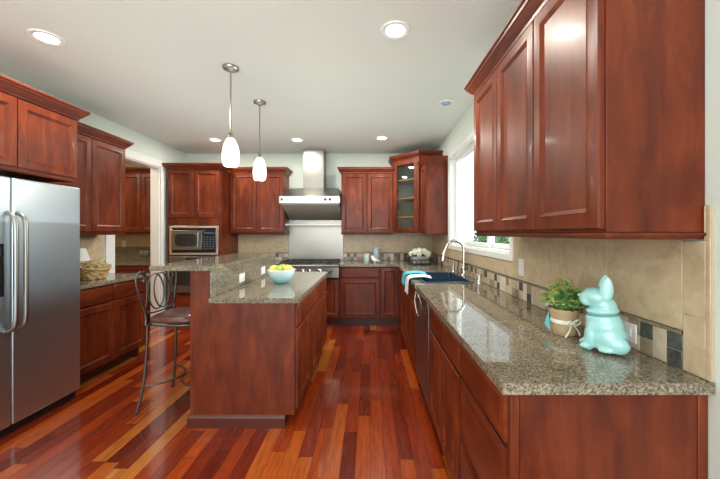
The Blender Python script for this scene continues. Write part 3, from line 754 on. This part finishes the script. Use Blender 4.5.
# ------------------------------------------------------------------ sink, faucet and accessories
t = thing('sink', 'dark blue-black double bowl sink set in the right countertop', 'sink', ((SX0+SX1)/2, (SY0+SY1)/2, CT1))
sink_m = mat('midnight_composite', (.025, .05, .085), .2, spec=.6)
hx, hy = (SX1-SX0)/2, (SY1-SY0)/2
def rr(x0, x1, y0, y1, z, r=.03, n=5):
    out = []
    for cx, cy, a0 in ((x1-r, y1-r, 0), (x0+r, y1-r, PI/2), (x0+r, y0+r, PI), (x1-r, y0+r, 1.5*PI)):
        for k in range(n+1): a = a0+PI/2*k/n; out.append((cx+r*math.cos(a), cy+r*math.sin(a), z))
    return out
b = MB()
b.rings([rr(-hx-.022, hx+.022, -hy-.022, hy+.022, .0015, .04), rr(-hx-.022, hx+.022, -hy-.022, hy+.022, .006, .04), rr(-hx-.014, hx+.014, -hy-.014, hy+.014, .010, .04), rr(-hx+.006, hx-.006, -hy+.006, hy-.006, .010, .035), rr(-hx+.008, hx-.008, -hy+.008, hy-.008, -.0015, .033)], cap0=False, cap1=False)
b.build('rim', sink_m, t, smooth=50)
for (y0, y1) in ((-hy+.008, -.045), (-.020, hy-.008)):
    x0, x1 = -hx+.008, hx-.008
    b = MB(); b.rings([rr(x0, x1, y0, y1, .0), rr(x0, x1, y0, y1, -.02), rr(x0+.008, x1-.008, y0+.008, y1-.008, -.16), rr(x0+.03, x1-.03, y0+.03, y1-.03, -.185)], cap0=False); b.build('bowl', sink_m, t, smooth=50)
    b = MB(); b.lathe([(.04, -.184), (.038, -.180), (.03, -.182), (.001, -.183)], 0, (y0+y1)/2, 0, 18); b.build('drain', chrome, t)
b = MB(); b.box(-hx+.008, hx-.008, -.0445, -.0205, -.03, -.004); b.build('divider', sink_m, t, bevel=.006)

t = thing('faucet', 'tall gooseneck pull-down faucet in brushed nickel behind the sink', 'faucet', (.985, 3.36, CT1))
satin = mat('satin_nickel', (.66, .65, .63), .2, metal=1.0)
b = MB(); b.lathe([(.030, .001), (.030, .010), (.020, .018), (.019, .12), (.014, .126)], n=20); b.build('base', satin, t, smooth=50)
pts = [(0, 0, .12), (0, 0, .24)] + [(-.095+.095*math.cos(a), 0, .275+.10*math.sin(a)) for a in [PI*i/10 for i in range(0, 10)]] + [(-.198, 0, .275), (-.203, 0, .262)]
b = MB(); b.tube(pts, .0145, 12, sub=3); b.build('gooseneck', satin, t, smooth=60)
b = MB(); b.tube([(-.203, 0, .264), (-.212, 0, .225), (-.222, 0, .165)], .016, 12, r1=.024); b.build('spray_head', satin, t, smooth=60)
b = MB(); b.tube([(0, -.018, .07), (0, -.045, .078), (.0, -.085, .11)], .009, 8, r1=.006); b.build('lever', satin, t, smooth=60)
def pump(label, x, y, h, r):
    t = thing('soap_dispenser', label, 'soap dispenser', (x, y, CT1))
    b = MB(); b.lathe([(r*1.15, .001), (r*1.15, .008), (r*.75, .014), (r*.75, h*.7), (r*.5, h*.75), (r*.5, h)], n=16); b.build('body', satin, t, smooth=50)
    b = MB(); b.tube([(0, 0, h-.006), (-.02, 0, h+.006), (-.055, 0, h-.004)], .006, 8); b.build('spout', satin, t, smooth=60)
pump('slim nickel soap dispenser on the far side of the faucet', .985, 3.78, .085, .017)
t = thing('air_gap', 'short nickel air gap cap beside the near end of the sink', 'air gap', (.985, 2.88, CT1))
b = MB(); b.lathe([(.024, .001), (.024, .006), (.021, .01), (.021, .075), (.016, .085), (.002, .088)], n=18); b.build('cap', satin, t, smooth=50)
b = MB(); b.box(-.022, -.0205, -.008, .008, .035, .05); b.build('vent', black_m, t)

# dish towels draped over the counter edge
def towel(label, y, wd, col, d0, d1):
    m = mat('terry_'+label.split()[0], col, .95, spec=.1); k = NT(m); k.bump(k.noise(k.coords(), 350, 3), .5, .003)
    cl = k.noise(k.coords((1, 14, 1)), 3, 2); k.l(k.ramp(cl, [(.3, tuple(q*.86 for q in col)), (.6, col)]), k.b.inputs['Base Color'])
    P = [(.59, .020), (.55, .030), (.51, .034), (.455, .030), (.405, .022), (.386, .008), (.379, -.02), (.377, -.07), (.376, -d0)]
    P = spline([Vector((x, 0, z)) for x, z in P], 4); n = 13; rows = []
    for i, p in enumerate(P):
        f = i/(len(P)-1); r_ = []
        for j_ in range(n):
            v = j_/(n-1)-.5; wv = .006*math.sin(j_*1.9+y*7)*(.4+f)
            r_.append(Vector((p.x-wv*(1 if f > .55 else 0)-(.004 if f > .5 else 0)-.02*f*abs(v), y+v*wd*(1-.15*f)+d1*f, CT1+p.z+(abs(wv) if f < .55 else 0)+.006*math.cos(v*5)*(1-f))))
        rows.append(r_)
    b = MB(); b.rings(rows, close=False, cap0=False, cap1=False); o = b.build('dish_towel', m, smooth=80)
    s_ = o.modifiers.new('thick', 'SOLIDIFY'); s_.thickness = .007; s_.offset = 1
    return tag(o, label, 'towel', 'dish towels')
towel('turquoise dish towel hanging over the counter edge in front of the sink', 3.43, .20, (.10, .50, .60), .10, .06)
towel('white dish towel hanging over the counter edge beside the turquoise one', 3.16, .17, (.72, .80, .86), .135, -.0)

# ------------------------------------------------------------------ fruit bowl
BX, BY = -.808, 2.92
t = thing('fruit_bowl', 'pale aqua round bowl of fruit on the island worktop', 'bowl', (BX, BY, CT1))
aqua = mat('aqua_glaze', (.36, .66, .70), .15, coat=.4)
k = NT(aqua); sx_ = k.n('ShaderNodeSeparateXYZ'); tcn = k.n('ShaderNodeTexCoord'); k.l(tcn.outputs['Object'], sx_.inputs[0]); mr = k.n('ShaderNodeMapRange'); mr.inputs['From Max'].default_value = .12; k.l(sx_.outputs[2], mr.inputs['Value'])
k.l(k.ramp(mr.outputs[0], [(0, (.22, .66, .70)), (.35, (.36, .72, .78)), (.8, (.62, .82, .88)), (1, (.74, .86, .88))]), k.b.inputs['Base Color'])
b = MB(); b.lathe([(.001, .001), (.050, .001), (.054, .006), (.062, .010), (.092, .045), (.114, .085), (.125, .124), (.121, .126), (.108, .088), (.086, .050), (.055, .020), (.001, .014)], n=40, caps=False); b.build('bowl_shell', aqua, t, smooth=60)
lemon_m = mat('lemon_skin', (.80, .60, .10), .4); k = NT(lemon_m); k.bump(k.noise(k.coords(), 140, 2), .2, .002)
lime_m = mat('green_apple_skin', (.38, .50, .08), .3)
stem_m = mat('fruit_stem', (.12, .07, .03), .7)
def fruit(kind, label, x, y, z, a, s_=1.0):
    t = thing(kind, label, 'fruit', (BX+x, BY+y, CT1+z), a, 'fruit in the bowl')
    if kind == 'lemon':
        M = Matrix.Rotation(PI/2+.2, 4, 'Y'); b = MB(); b.lathe([(.002, -.052), (.008, -.047), (.020, -.038), (.033, -.018), (.036, 0), (.033, .018), (.020, .036), (.009, .044), (.002, .048)], n=20, M=M); b.build('peel', lemon_m, t, smooth=80)
        b = MB(); b.lathe([(.005, .045), (.004, .0515), (.001, .052)], n=8, M=M); b.build('stem_button', stem_m, t)
    else:
        b = MB(); r = .036*s_
        b.lathe([(.004, -.9*r), (.5*r, -.95*r), (.88*r, -.5*r), (1.02*r, .1*r), (.85*r, .65*r), (.5*r, .88*r), (.15*r, .78*r), (.002, .7*r)], n=20); b.build('skin', lime_m, t, smooth=80)
        b = MB(); b.tube([(0, 0, .68*r), (.002, .001, 1.1*r)], .0022, 6); b.build('stem', stem_m, t)
fruit('lemon', 'yellow lemon at the bottom of the aqua bowl, lying in the middle', 0, .0, .060, .3)
fruit('lemon', 'yellow lemon on the left side of the aqua bowl', -.062, -.02, .128, 1.0)
fruit('lemon', 'yellow lemon on the right side of the aqua bowl', .064, .0, .128, .2)
fruit('green_apple', 'small green apple on top between the two lemons', -.012, -.045, .135, 0, .85)
fruit('green_apple', 'green apple at the back of the aqua bowl', -.005, .056, .136, 0, .95)

# ------------------------------------------------------------------ turquoise dog cookie jar
DX, DY = .912, 1.24
t = thing('dog_cookie_jar', 'turquoise glazed bulldog-shaped cookie jar on the near granite counter', 'cookie jar', (DX, DY, CT1+.001), -.55)
glaze = mat('turquoise_glaze', (.34, .66, .65), .12, coat=.6)
def blob(parts, name, parent, vox=.005, sm=18):
    b = MB()
    for c, r, ry in parts: b.ball(c, r, 20, M=Matrix.Rotation(ry, 4, 'Y'))
    me = bpy.data.meshes.new(name)
    o = b.build(name, glaze, parent, smooth=80)
    # keep the ellipsoids as separate closed shells for the voxel union
    rm = o.modifiers.new('union', 'REMESH'); rm.mode = 'VOXEL'; rm.voxel_size = vox; rm.use_smooth_shade = True
    s_ = o.modifiers.new('soft', 'SMOOTH'); s_.factor = .5; s_.iterations = sm
    return o
# x: nose towards -x
blob([((.006, 0, .058), (.067, .060, .056), 0), ((-.002, 0, .095), (.064, .057, .056), -.2), ((-.010, 0, .128), (.058, .050, .030), -.10),
      ((-.050, -.028, .055), (.018, .018, .062), .08), ((-.050, .028, .055), (.018, .018, .062), .08),
      ((-.066, -.029, .016), (.022, .017, .013), 0), ((-.066, .029, .016), (.022, .017, .013), 0),
      ((.030, -.044, .038), (.042, .022, .036), .3), ((.030, .044, .038), (.042, .022, .036), .3),
      ((-.002, -.053, .014), (.030, .015, .010), 0), ((-.002, .053, .014), (.030, .015, .010), 0),
      ((.068, 0, .024), (.013, .014, .014), 0), ((.008, 0, .024), (.068, .056, .021), 0)], 'body', t, .0045)
hd = blob([((-.010, 0, .154), (.056, .048, .020), -.10), ((-.008, 0, .178), (.048, .043, .038), .35), ((-.030, 0, .206), (.049, .047, .038), 0), ((-.060, 0, .197), (.027, .034, .026), 0), ((-.068, 0, .203), (.019, .024, .018), 0),
      ((-.060, -.018, .189), (.023, .017, .019), 0), ((-.060, .018, .189), (.023, .017, .019), 0), ((-.046, 0, .226), (.018, .030, .013), .4)], 'lid', t, .0035, 5)
for sy in (-1, 1):
    b = MB(); R = []
    for k_ in range(13):
        f = k_/12; wd = .028*max(.02, (1-f)**.75*(.72+1.15*f)); th = .011*(1-.8*f)+.0008
        cx, cy, cz = -.002+.006*f, sy*(.030+.010*f), .205+.086*f
        R.append([(cx+wd*math.cos(2*PI*q/16), cy+th*math.sin(2*PI*q/16), cz) for q in range(16)])
    b.rings(R); b.build('ear', glaze, hd, smooth=80)
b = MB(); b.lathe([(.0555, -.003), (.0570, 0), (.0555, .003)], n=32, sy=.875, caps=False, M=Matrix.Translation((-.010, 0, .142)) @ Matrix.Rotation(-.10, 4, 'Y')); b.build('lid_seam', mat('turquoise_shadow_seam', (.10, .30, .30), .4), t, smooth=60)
for sy in (-1, 1):
    b = MB(); b.ball((-.058, sy*.031, .219), (.005, .004, .005), 10); b.build('eye', glaze, hd, smooth=80)
b = MB(); b.ball((-.085, 0, .208), (.006, .009, .006), 12); b.build('nose', glaze, hd, smooth=80)

# ------------------------------------------------------------------ potted plant
PX, PY = .880, 1.452
t = thing('potted_plant', 'small green plant with orange blooms in a brown paper wrap', 'plant', (PX, PY, CT1), .3)
kraft = mat('kraft_paper', (.50, .36, .20), .8); k = NT(kraft); k.bump(k.noise(k.coords(), 22, 4, .6, 1.0), .8, .01)
k.l(k.ramp(k.noise(k.coords(), 10, 4), [(.3, (.42, .29, .155)), (.7, (.60, .45, .27))]), k.b.inputs['Base Color'])
R = []; rr_ = random.Random(3); n = 36
for z, r in ((.001, .046), (.01, .050), (.035, .053), (.055, .049), (.075, .054), (.10, .060), (.118, .066)):
    R.append([((r+.004*mnoise.noise(Vector((k_*.9, z*40, 1))))*math.cos(2*PI*k_/n), (r+.004*mnoise.noise(Vector((k_*.9, z*40, 5))))*math.sin(2*PI*k_/n), z+(.012*mnoise.noise(Vector((k_*.7, 3, 2))) if z > .09 else 0)) for k_ in range(n)])
b = MB(); b.rings(R, cap1=False); b.rings([[(p[0]*.2, p[1]*.2, .099) for p in R[5]], [(p[0]*.97, p[1]*.97, .1) for p in R[5]]], cap0=True, cap1=False); b.build('paper_wrap', kraft, t, smooth=50)
rib = mat('ivory_ribbon', (.85, .82, .74), .6)
b = MB()
b.lathe([(.0535, .052), (.0545, .056), (.0545, .066), (.0535, .070)], n=32, caps=False)
for s_ in (-1, 1):
    b.tube([(-.02, -.054, .061), (-.02+s_*.022, -.068, .078), (-.02+s_*.040, -.066, .066), (-.02+s_*.022, -.062, .054), (-.02, -.056, .060)], .0035, 6, sub=5)
    b.tube([(-.02, -.056, .06), (-.02+s_*.022, -.066, .035), (-.02+s_*.04-.01, -.07, .010)], .0035, 6, sub=4)
b.tube([(-.028, -.056, .061), (-.012, -.060, .061)], .007, 8); b.build('ribbon_bow', rib, t, smooth=60)
tealp = mat('teal_card', (.12, .48, .52), .5)
b = MB(); b.rings([[(-.066, .01, .015), (-.058, .03, .10), (-.085, .026, .045)], [(-.064, .012, .015), (-.056, .032, .10), (-.083, .028, .045)]]); b.build('gift_tag', tealp, t, smooth=0)
leaf_m = mat('plant_green', (.13, .30, .05), .5); k = NT(leaf_m); k.l(k.ramp(k.noise(k.coords(), 30, 2), [(.3, (.09, .22, .045)), (.55, (.22, .40, .10)), (.8, (.42, .54, .20))]), k.b.inputs['Base Color'])
bloom_m = mat('orange_bloom', (.72, .22, .06), .6)
b = MB(); fl = MB(); R_ = random.Random(11)
for i in range(120):
    a = R_.uniform(0, 2*PI); rad = math.sqrt(R_.random())*.095; h = .155+.085*(1-(rad/.09)**2)*R_.uniform(.6, 1.1)+R_.uniform(-.02, .01)
    p0_ = Vector((R_.uniform(-.03, .03), R_.uniform(-.03, .03), .1)); p1 = Vector((rad*math.cos(a), rad*math.sin(a), h)); pm = (p0_+p1)/2+Vector((0, 0, .012))
    P = spline([p0_, pm, p1], 4); b.tube(P, .0009, 4)
    for q in range(13):
        c = P[min(len(P)-1, 3+q % (len(P)-3))].lerp(p1, R_.random()*.6); d = Vector((R_.gauss(0, 1), R_.gauss(0, 1), R_.uniform(-.2, 1))).normalized(); ln = R_.uniform(.016, .032)
        s__ = d.orthogonal().normalized()*.0032
        e_ = c+d*ln; md = c+d*ln*.5; b._add([c, md+s__, e_, md-s__], [(0, 1, 2, 3)])
    if R_.random() < .45:
        for q in range(5):
            c = p1+Vector((R_.gauss(0, .004), R_.gauss(0, .004), R_.gauss(0, .004))); fl.ball(c, R_.uniform(.0018, .004), 6)
b.build('foliage', leaf_m, t, smooth=0); fl.build('blooms', bloom_m, t)['kind'] = 'stuff'

# ------------------------------------------------------------------ canisters, bird, flower basket in the back corner
can_gl = mat('grey_blue_pottery', (.33, .42, .44), .55); k = NT(can_gl); k.l(k.ramp(k.noise(k.coords(), 45, 4), [(.3, (.24, .33, .36)), (.7, (.48, .58, .60))]), k.b.inputs['Base Color'])
can_lt = mat('pale_grey_blue_pottery', (.48, .58, .58), .55); k = NT(can_lt); k.l(k.ramp(k.noise(k.coords(), 45, 4), [(.3, (.36, .47, .48)), (.7, (.60, .69, .68))]), k.b.inputs['Base Color'])
t = thing('canister', 'tall grey-blue canister against the back wall mosaic', 'canister', (.096, 5.04, CT1))
b = MB(); b.lathe([(.050, .001), (.054, .006), (.054, .20), (.05, .205)], n=28); b.build('body', can_gl, t, smooth=50)
b = MB(); b.lathe([(.051, .2055), (.056, .208), (.056, .222), (.05, .228), (.02, .23), (.002, .23)], n=28); b.build('lid', can_gl, t, smooth=50)
t = thing('canister', 'short pale blue-grey canister left of the tall one', 'canister', (-.055, 4.98, CT1))
b = MB(); b.lathe([(.044, .001), (.047, .005), (.047, .118), (.044, .122)], n=28); b.build('body', can_lt, t, smooth=50)
b = MB(); b.lathe([(.045, .1225), (.049, .125), (.049, .136), (.044, .14), (.002, .141)], n=28); b.build('lid', can_lt, t, smooth=50)
wc = mat('white_ceramic', (.85, .84, .81), .25)
t = thing('bird_figurine', 'small white ceramic bird in front of the tall grey-blue canister', 'figurine', (.075, 4.915, CT1))
glz = glaze; glaze = wc
blob([((-.005, 0, .045), (.045, .032, .032), .25), ((-.035, 0, .085), (.026, .024, .028), 0), ((-.03, 0, .065), (.028, .025, .035), 0), ((.04, 0, .035), (.04, .018, .010), .3), ((.0, 0, .012), (.022, .020, .013), 0), ((-.058, 0, .084), (.010, .006, .006), 0)], 'body', t, .004, 4)
glaze = glz
# flower basket
t = thing('flower_planter', 'grey trough in a black scrolled stand filled with white flowers', 'planter', (.72, 4.62, CT1), .12)
zinc = mat('grey_zinc', (.42, .45, .46), .45, metal=.5); blk = mat('black_wrought_iron', (.015, .015, .015), .45)
b = MB(); b.rings([rr(-.115, .115, -.05, .05, .022, .015), rr(-.135, .135, -.06, .06, .115, .02), rr(-.131, .131, -.056, .056, .115, .018), rr(-.112, .112, -.047, .047, .03, .014)]); b.build('trough', zinc, t, smooth=40)
b = MB()
for y in (-.072, .072):
    b.tube([(-.15, y, .075), (.15, y, .075)], .004, 6); b.tube([(-.15, y, .008), (.15, y, .008)], .004, 6)
    for cx in (-.10, -.033, .033, .10): b.tube([(cx+.028*math.cos(2*PI*q/16), y, .042+.028*math.sin(2*PI*q/16)) for q in range(16)], .0035, 6, closed=True)
for x in (-.15, .15):
    b.tube([(x, -.072, .075), (x, .072, .075)], .004, 6); b.tube([(x, -.072, .008), (x, .072, .008)], .004, 6)
    s_ = 1 if x > 0 else -1
    b.tube([(x, 0, .008), (x, 0, .08), (x+s_*.012, 0, .13), (x+s_*.035, 0, .155), (x+s_*.045, 0, .135)], .004, 6, sub=4)
    for y in (-.072, .072): b.tube([(x, y, .0045), (x, y, .08)], .0045, 6)
b.build('scroll_stand', blk, t, smooth=60)
petal = mat('ivory_petals', (.84, .86, .74), .6); gleaf = mat('dark_leaf', (.03, .10, .03), .5)
R_ = random.Random(21)
for (x, y, z) in ((-.13, -.02, .158), (-.075, -.045, .178), (-.065, .03, .195), (.0, -.04, .19), (.0, .035, .205), (.065, -.045, .182), (.07, .03, .195), (.13, -.01, .16), (-.03, -.065, .150), (.10, -.06, .145)):
    b = MB()
    for q in range(46):
        d = Vector((R_.gauss(0, 1), R_.gauss(0, 1), R_.gauss(.2, 1))).normalized(); c = Vector((x, y, z))+d*.033; s__ = d.orthogonal().normalized(); u_ = d.cross(s__)
        a = R_.uniform(0, PI); s__, u_ = s__*math.cos(a)+u_*math.sin(a), u_*math.cos(a)-s__*math.sin(a)
        b._add([c-d*.012, c+s__*.013, c+d*.008, c-s__*.013], [(0, 1, 2, 3)]); b._add([c-d*.012, c+u_*.013, c+d*.008, c-u_*.013], [(0, 1, 2, 3)])
    b.ball((x, y, z), .027, 8); b.build('flower_head', petal, t, smooth=0)
for i in range(12):
    a = R_.uniform(0, 2*PI); c = Vector((.12*math.cos(a), .055*math.sin(a), .13)); d = Vector((math.cos(a)*.6, math.sin(a), .5)).normalized(); s__ = d.cross(Vector((0, 0, 1))).normalized()*.014
    b = MB(); b.rings([[c, c+d*.03+s__, c+d*.065, c+d*.03-s__], [c+Vector((0, 0, .001)), c+d*.03+s__+Vector((0, 0, .001)), c+d*.065+Vector((0, 0, .001)), c+d*.03-s__+Vector((0, 0, .001))]]); b.build('leaf', gleaf, t, smooth=0)

# ------------------------------------------------------------------ wicker basket and lamp on the left counter
t = thing('wicker_basket', 'woven straw-coloured wicker basket of dried curls on the left counter', 'basket', (-2.745, 3.17, CT1), PI/2-.15)
wick = mat('straw_wicker', (.46, .30, .12), .7); k = NT(wick); k.l(k.ramp(k.noise(k.coords(), 40, 3), [(.3, (.24, .12, .04)), (.5, (.50, .33, .14)), (.75, (.72, .56, .30))]), k.b.inputs['Base Color'])
b = MB(); R_ = random.Random(5)
for i in range(14):
    f = i/13; z = .0125+.08*f; ra = .110+.04*f; rb = .08+.035*f; ph = R_.uniform(0, 6)
    b.tube([((ra+.004*math.sin(9*a+ph))*math.cos(a), (rb+.004*math.sin(9*a+ph))*math.sin(a), z+.004*math.sin(11*a+ph)+.03*f*abs(math.cos(a))**3) for a in [2*PI*q/40 for q in range(40)]], .0055, 6, closed=True)
b.lathe([(.95, .002), (.95, .008)], n=30, sx=.110, sy=.08); b.build('woven_body', wick, t, smooth=70)
b = MB()
b.tube([(.155*math.cos(a), .120*math.sin(a), .098+.03*abs(math.cos(a))**3) for a in [2*PI*q/40 for q in range(40)]], .009, 7, closed=True); b.build('rim', wick, t, smooth=70)
dry = mat('dried_curls', (.62, .50, .26), .8); k = NT(dry); k.l(k.ramp(k.noise(k.coords(), 18, 2), [(.3, (.36, .24, .09)), (.5, (.64, .50, .24)), (.7, (.62, .62, .36))]), k.b.inputs['Base Color'])
b = MB()
for i in range(60):
    c = Vector((R_.uniform(-.10, .10), R_.uniform(-.07, .07), R_.uniform(.08, .155))); a0 = R_.uniform(0, 6); rr0 = R_.uniform(.018, .04); tl = R_.uniform(-.8, .8); ax = R_.uniform(0, PI)
    b.tube([c+Vector((rr0*math.cos(a0+q*.5)*math.cos(ax), rr0*math.cos(a0+q*.5)*math.sin(ax), max(-.05, rr0*math.sin(a0+q*.5)*.8+tl*.004*q))) for q in range(10)], .005, 5)
b.build('dried_filling', dry, t, smooth=70)['kind'] = 'stuff'
t = thing('table_lamp', 'white tapered lamp shade behind the wicker basket beside the refrigerator', 'lamp', (-2.945, 3.24, CT1))
b = MB(); b.lathe([(.05, .001), (.05, .012), (.018, .02), (.014, .06), (.024, .09), (.014, .12), (.008, .17)], n=20); b.build('base', wc, t, smooth=50)
b = MB(); b.lathe([(.090, .175), (.052, .30), (.050, .30), (.088, .175)], n=28, caps=False); b.build('shade', mat('white_linen_shade', (.85, .85, .82), .8), t, smooth=50)

# ------------------------------------------------------------------ pantry beyond the opening
PXR = XL-.135
W = 1.50
cabinet('upper_cabinet', 'cherry upper cabinet in the pantry beyond the doorway', 'cabinet', (PXR-W, YB-.013, UZ), R_BACK, W, .31, UH, even(W, 4, DZ0, DZ1), crown=(False, False), rail=(False, False), group='cherry upper cabinets')
cabinet('base_cabinet', 'cherry base cabinet in the pantry beyond the doorway', 'cabinet', (PXR-W, YB-.013, 0), R_BACK, W, .45, BH, even(W, 4, *DO), even(W, 4, *DR), toe=True, group='cherry base cabinets')
o = bm_obj(slab([(PXR-W, PXR, YB-.49, YB-.015)], CT0, CT1), 'countertop', granite_m); tag(o, 'granite countertop in the pantry beyond the doorway', 'countertop', 'granite countertops')
b = MB(); b.box(PXR-W, PXR-.002, YB-.032, YB-.0135, CT1+.001, 1.14); struct(b.build('trim_6', granite_m))
rt = [(PXR-W+.375*k_, PXR-W+.375*(k_+1), 1.142, 1.348) for k_ in range(4)]
splash('trim_7', Matrix.Translation((0, -.0125, 0)) @ MBk, rt, PXR-W, PXR, ZS, mosaic=False)
outlet('white outlet plate on the pantry backsplash seen through the doorway', at(MBk, -4.07, .0255, 1.19), False)
gobm = mat('clear_glassware', (.9, .95, .95), .03, spec=.6); gobm.node_tree.nodes['Principled BSDF'].inputs['Transmission Weight'].default_value = .9
def goblet(label, x, y):
    o = MB().lathe([(.030, .001), (.030, .004), (.005, .008), (.004, .07), (.02, .082), (.036, .11), (.036, .15), (.030, .18), (.0285, .18), (.034, .15), (.033, .11), (.002, .086)], n=20, caps=True).build('goblet', gobm, smooth=60, loc=(x, y, CT1))
    tag(o, label, 'glass', 'glassware on the pantry counter')
goblet('clear stemmed glass on the pantry counter, the one nearest the doorway jamb', -3.42, 5.03)
goblet('clear stemmed glass on the pantry counter, middle one of the three', -3.53, 5.06)
goblet('clear stemmed glass on the pantry counter, the one nearest the granite upstand', -3.62, 5.08)
pl = area('pantry_ceiling_lamp', (-4.0, 4.0, HC-.03), (0, 0, 0), .5, .5, 22, (1, .88, .68))

# ------------------------------------------------------------------ shrubs outside the window
shr = mat('shrub_leaves', (.05, .16, .03), .6); k = NT(shr); k.l(k.ramp(k.noise(k.coords(), 4, 3), [(.3, (.03, .12, .03)), (.7, (.14, .34, .08))]), k.b.inputs['Base Color'])
bark = mat('shrub_bark', (.10, .07, .05), .8)
def shrub(label, x, y, h, r, seed):
    t = thing('shrub', label, 'shrub', (x, y, -.3)); R_ = random.Random(seed)
    b = MB(); b.tube([(0, 0, -.02), (.02, .01, h*.4), (.0, .03, h*.8)], .03, 8, r1=.01, sub=4); b.build('trunk', bark, t)
    b = MB()
    for i in range(2600):
        d = Vector((R_.gauss(0, 1), R_.gauss(0, 1), R_.gauss(0, 1))).normalized()*R_.random()**.4; c = Vector((d.x*r, d.y*r, h*.58+d.z*h*.42))
        n_ = Vector((R_.gauss(0, 1), R_.gauss(0, 1), R_.gauss(0, 1))).normalized(); s__ = n_.orthogonal().normalized(); u_ = n_.cross(s__); l_ = R_.uniform(.05, .1)
        b._add([c, c+s__*l_*.5+u_*l_*.25, c+s__*l_, c+s__*l_*.5-u_*l_*.25], [(0, 1, 2, 3)])
    b.build('foliage', shr, t, smooth=0)
shrub('green shrub outside the window, nearest to the sink', 2.9, 6.5, 1.75, .45, 1)
shrub('green shrub outside the window, in the middle of the garden row', 2.85, 7.5, 1.85, .45, 2)
shrub('green shrub outside the window, farthest along the garden', 3.2, 8.6, 1.9, .5, 3)
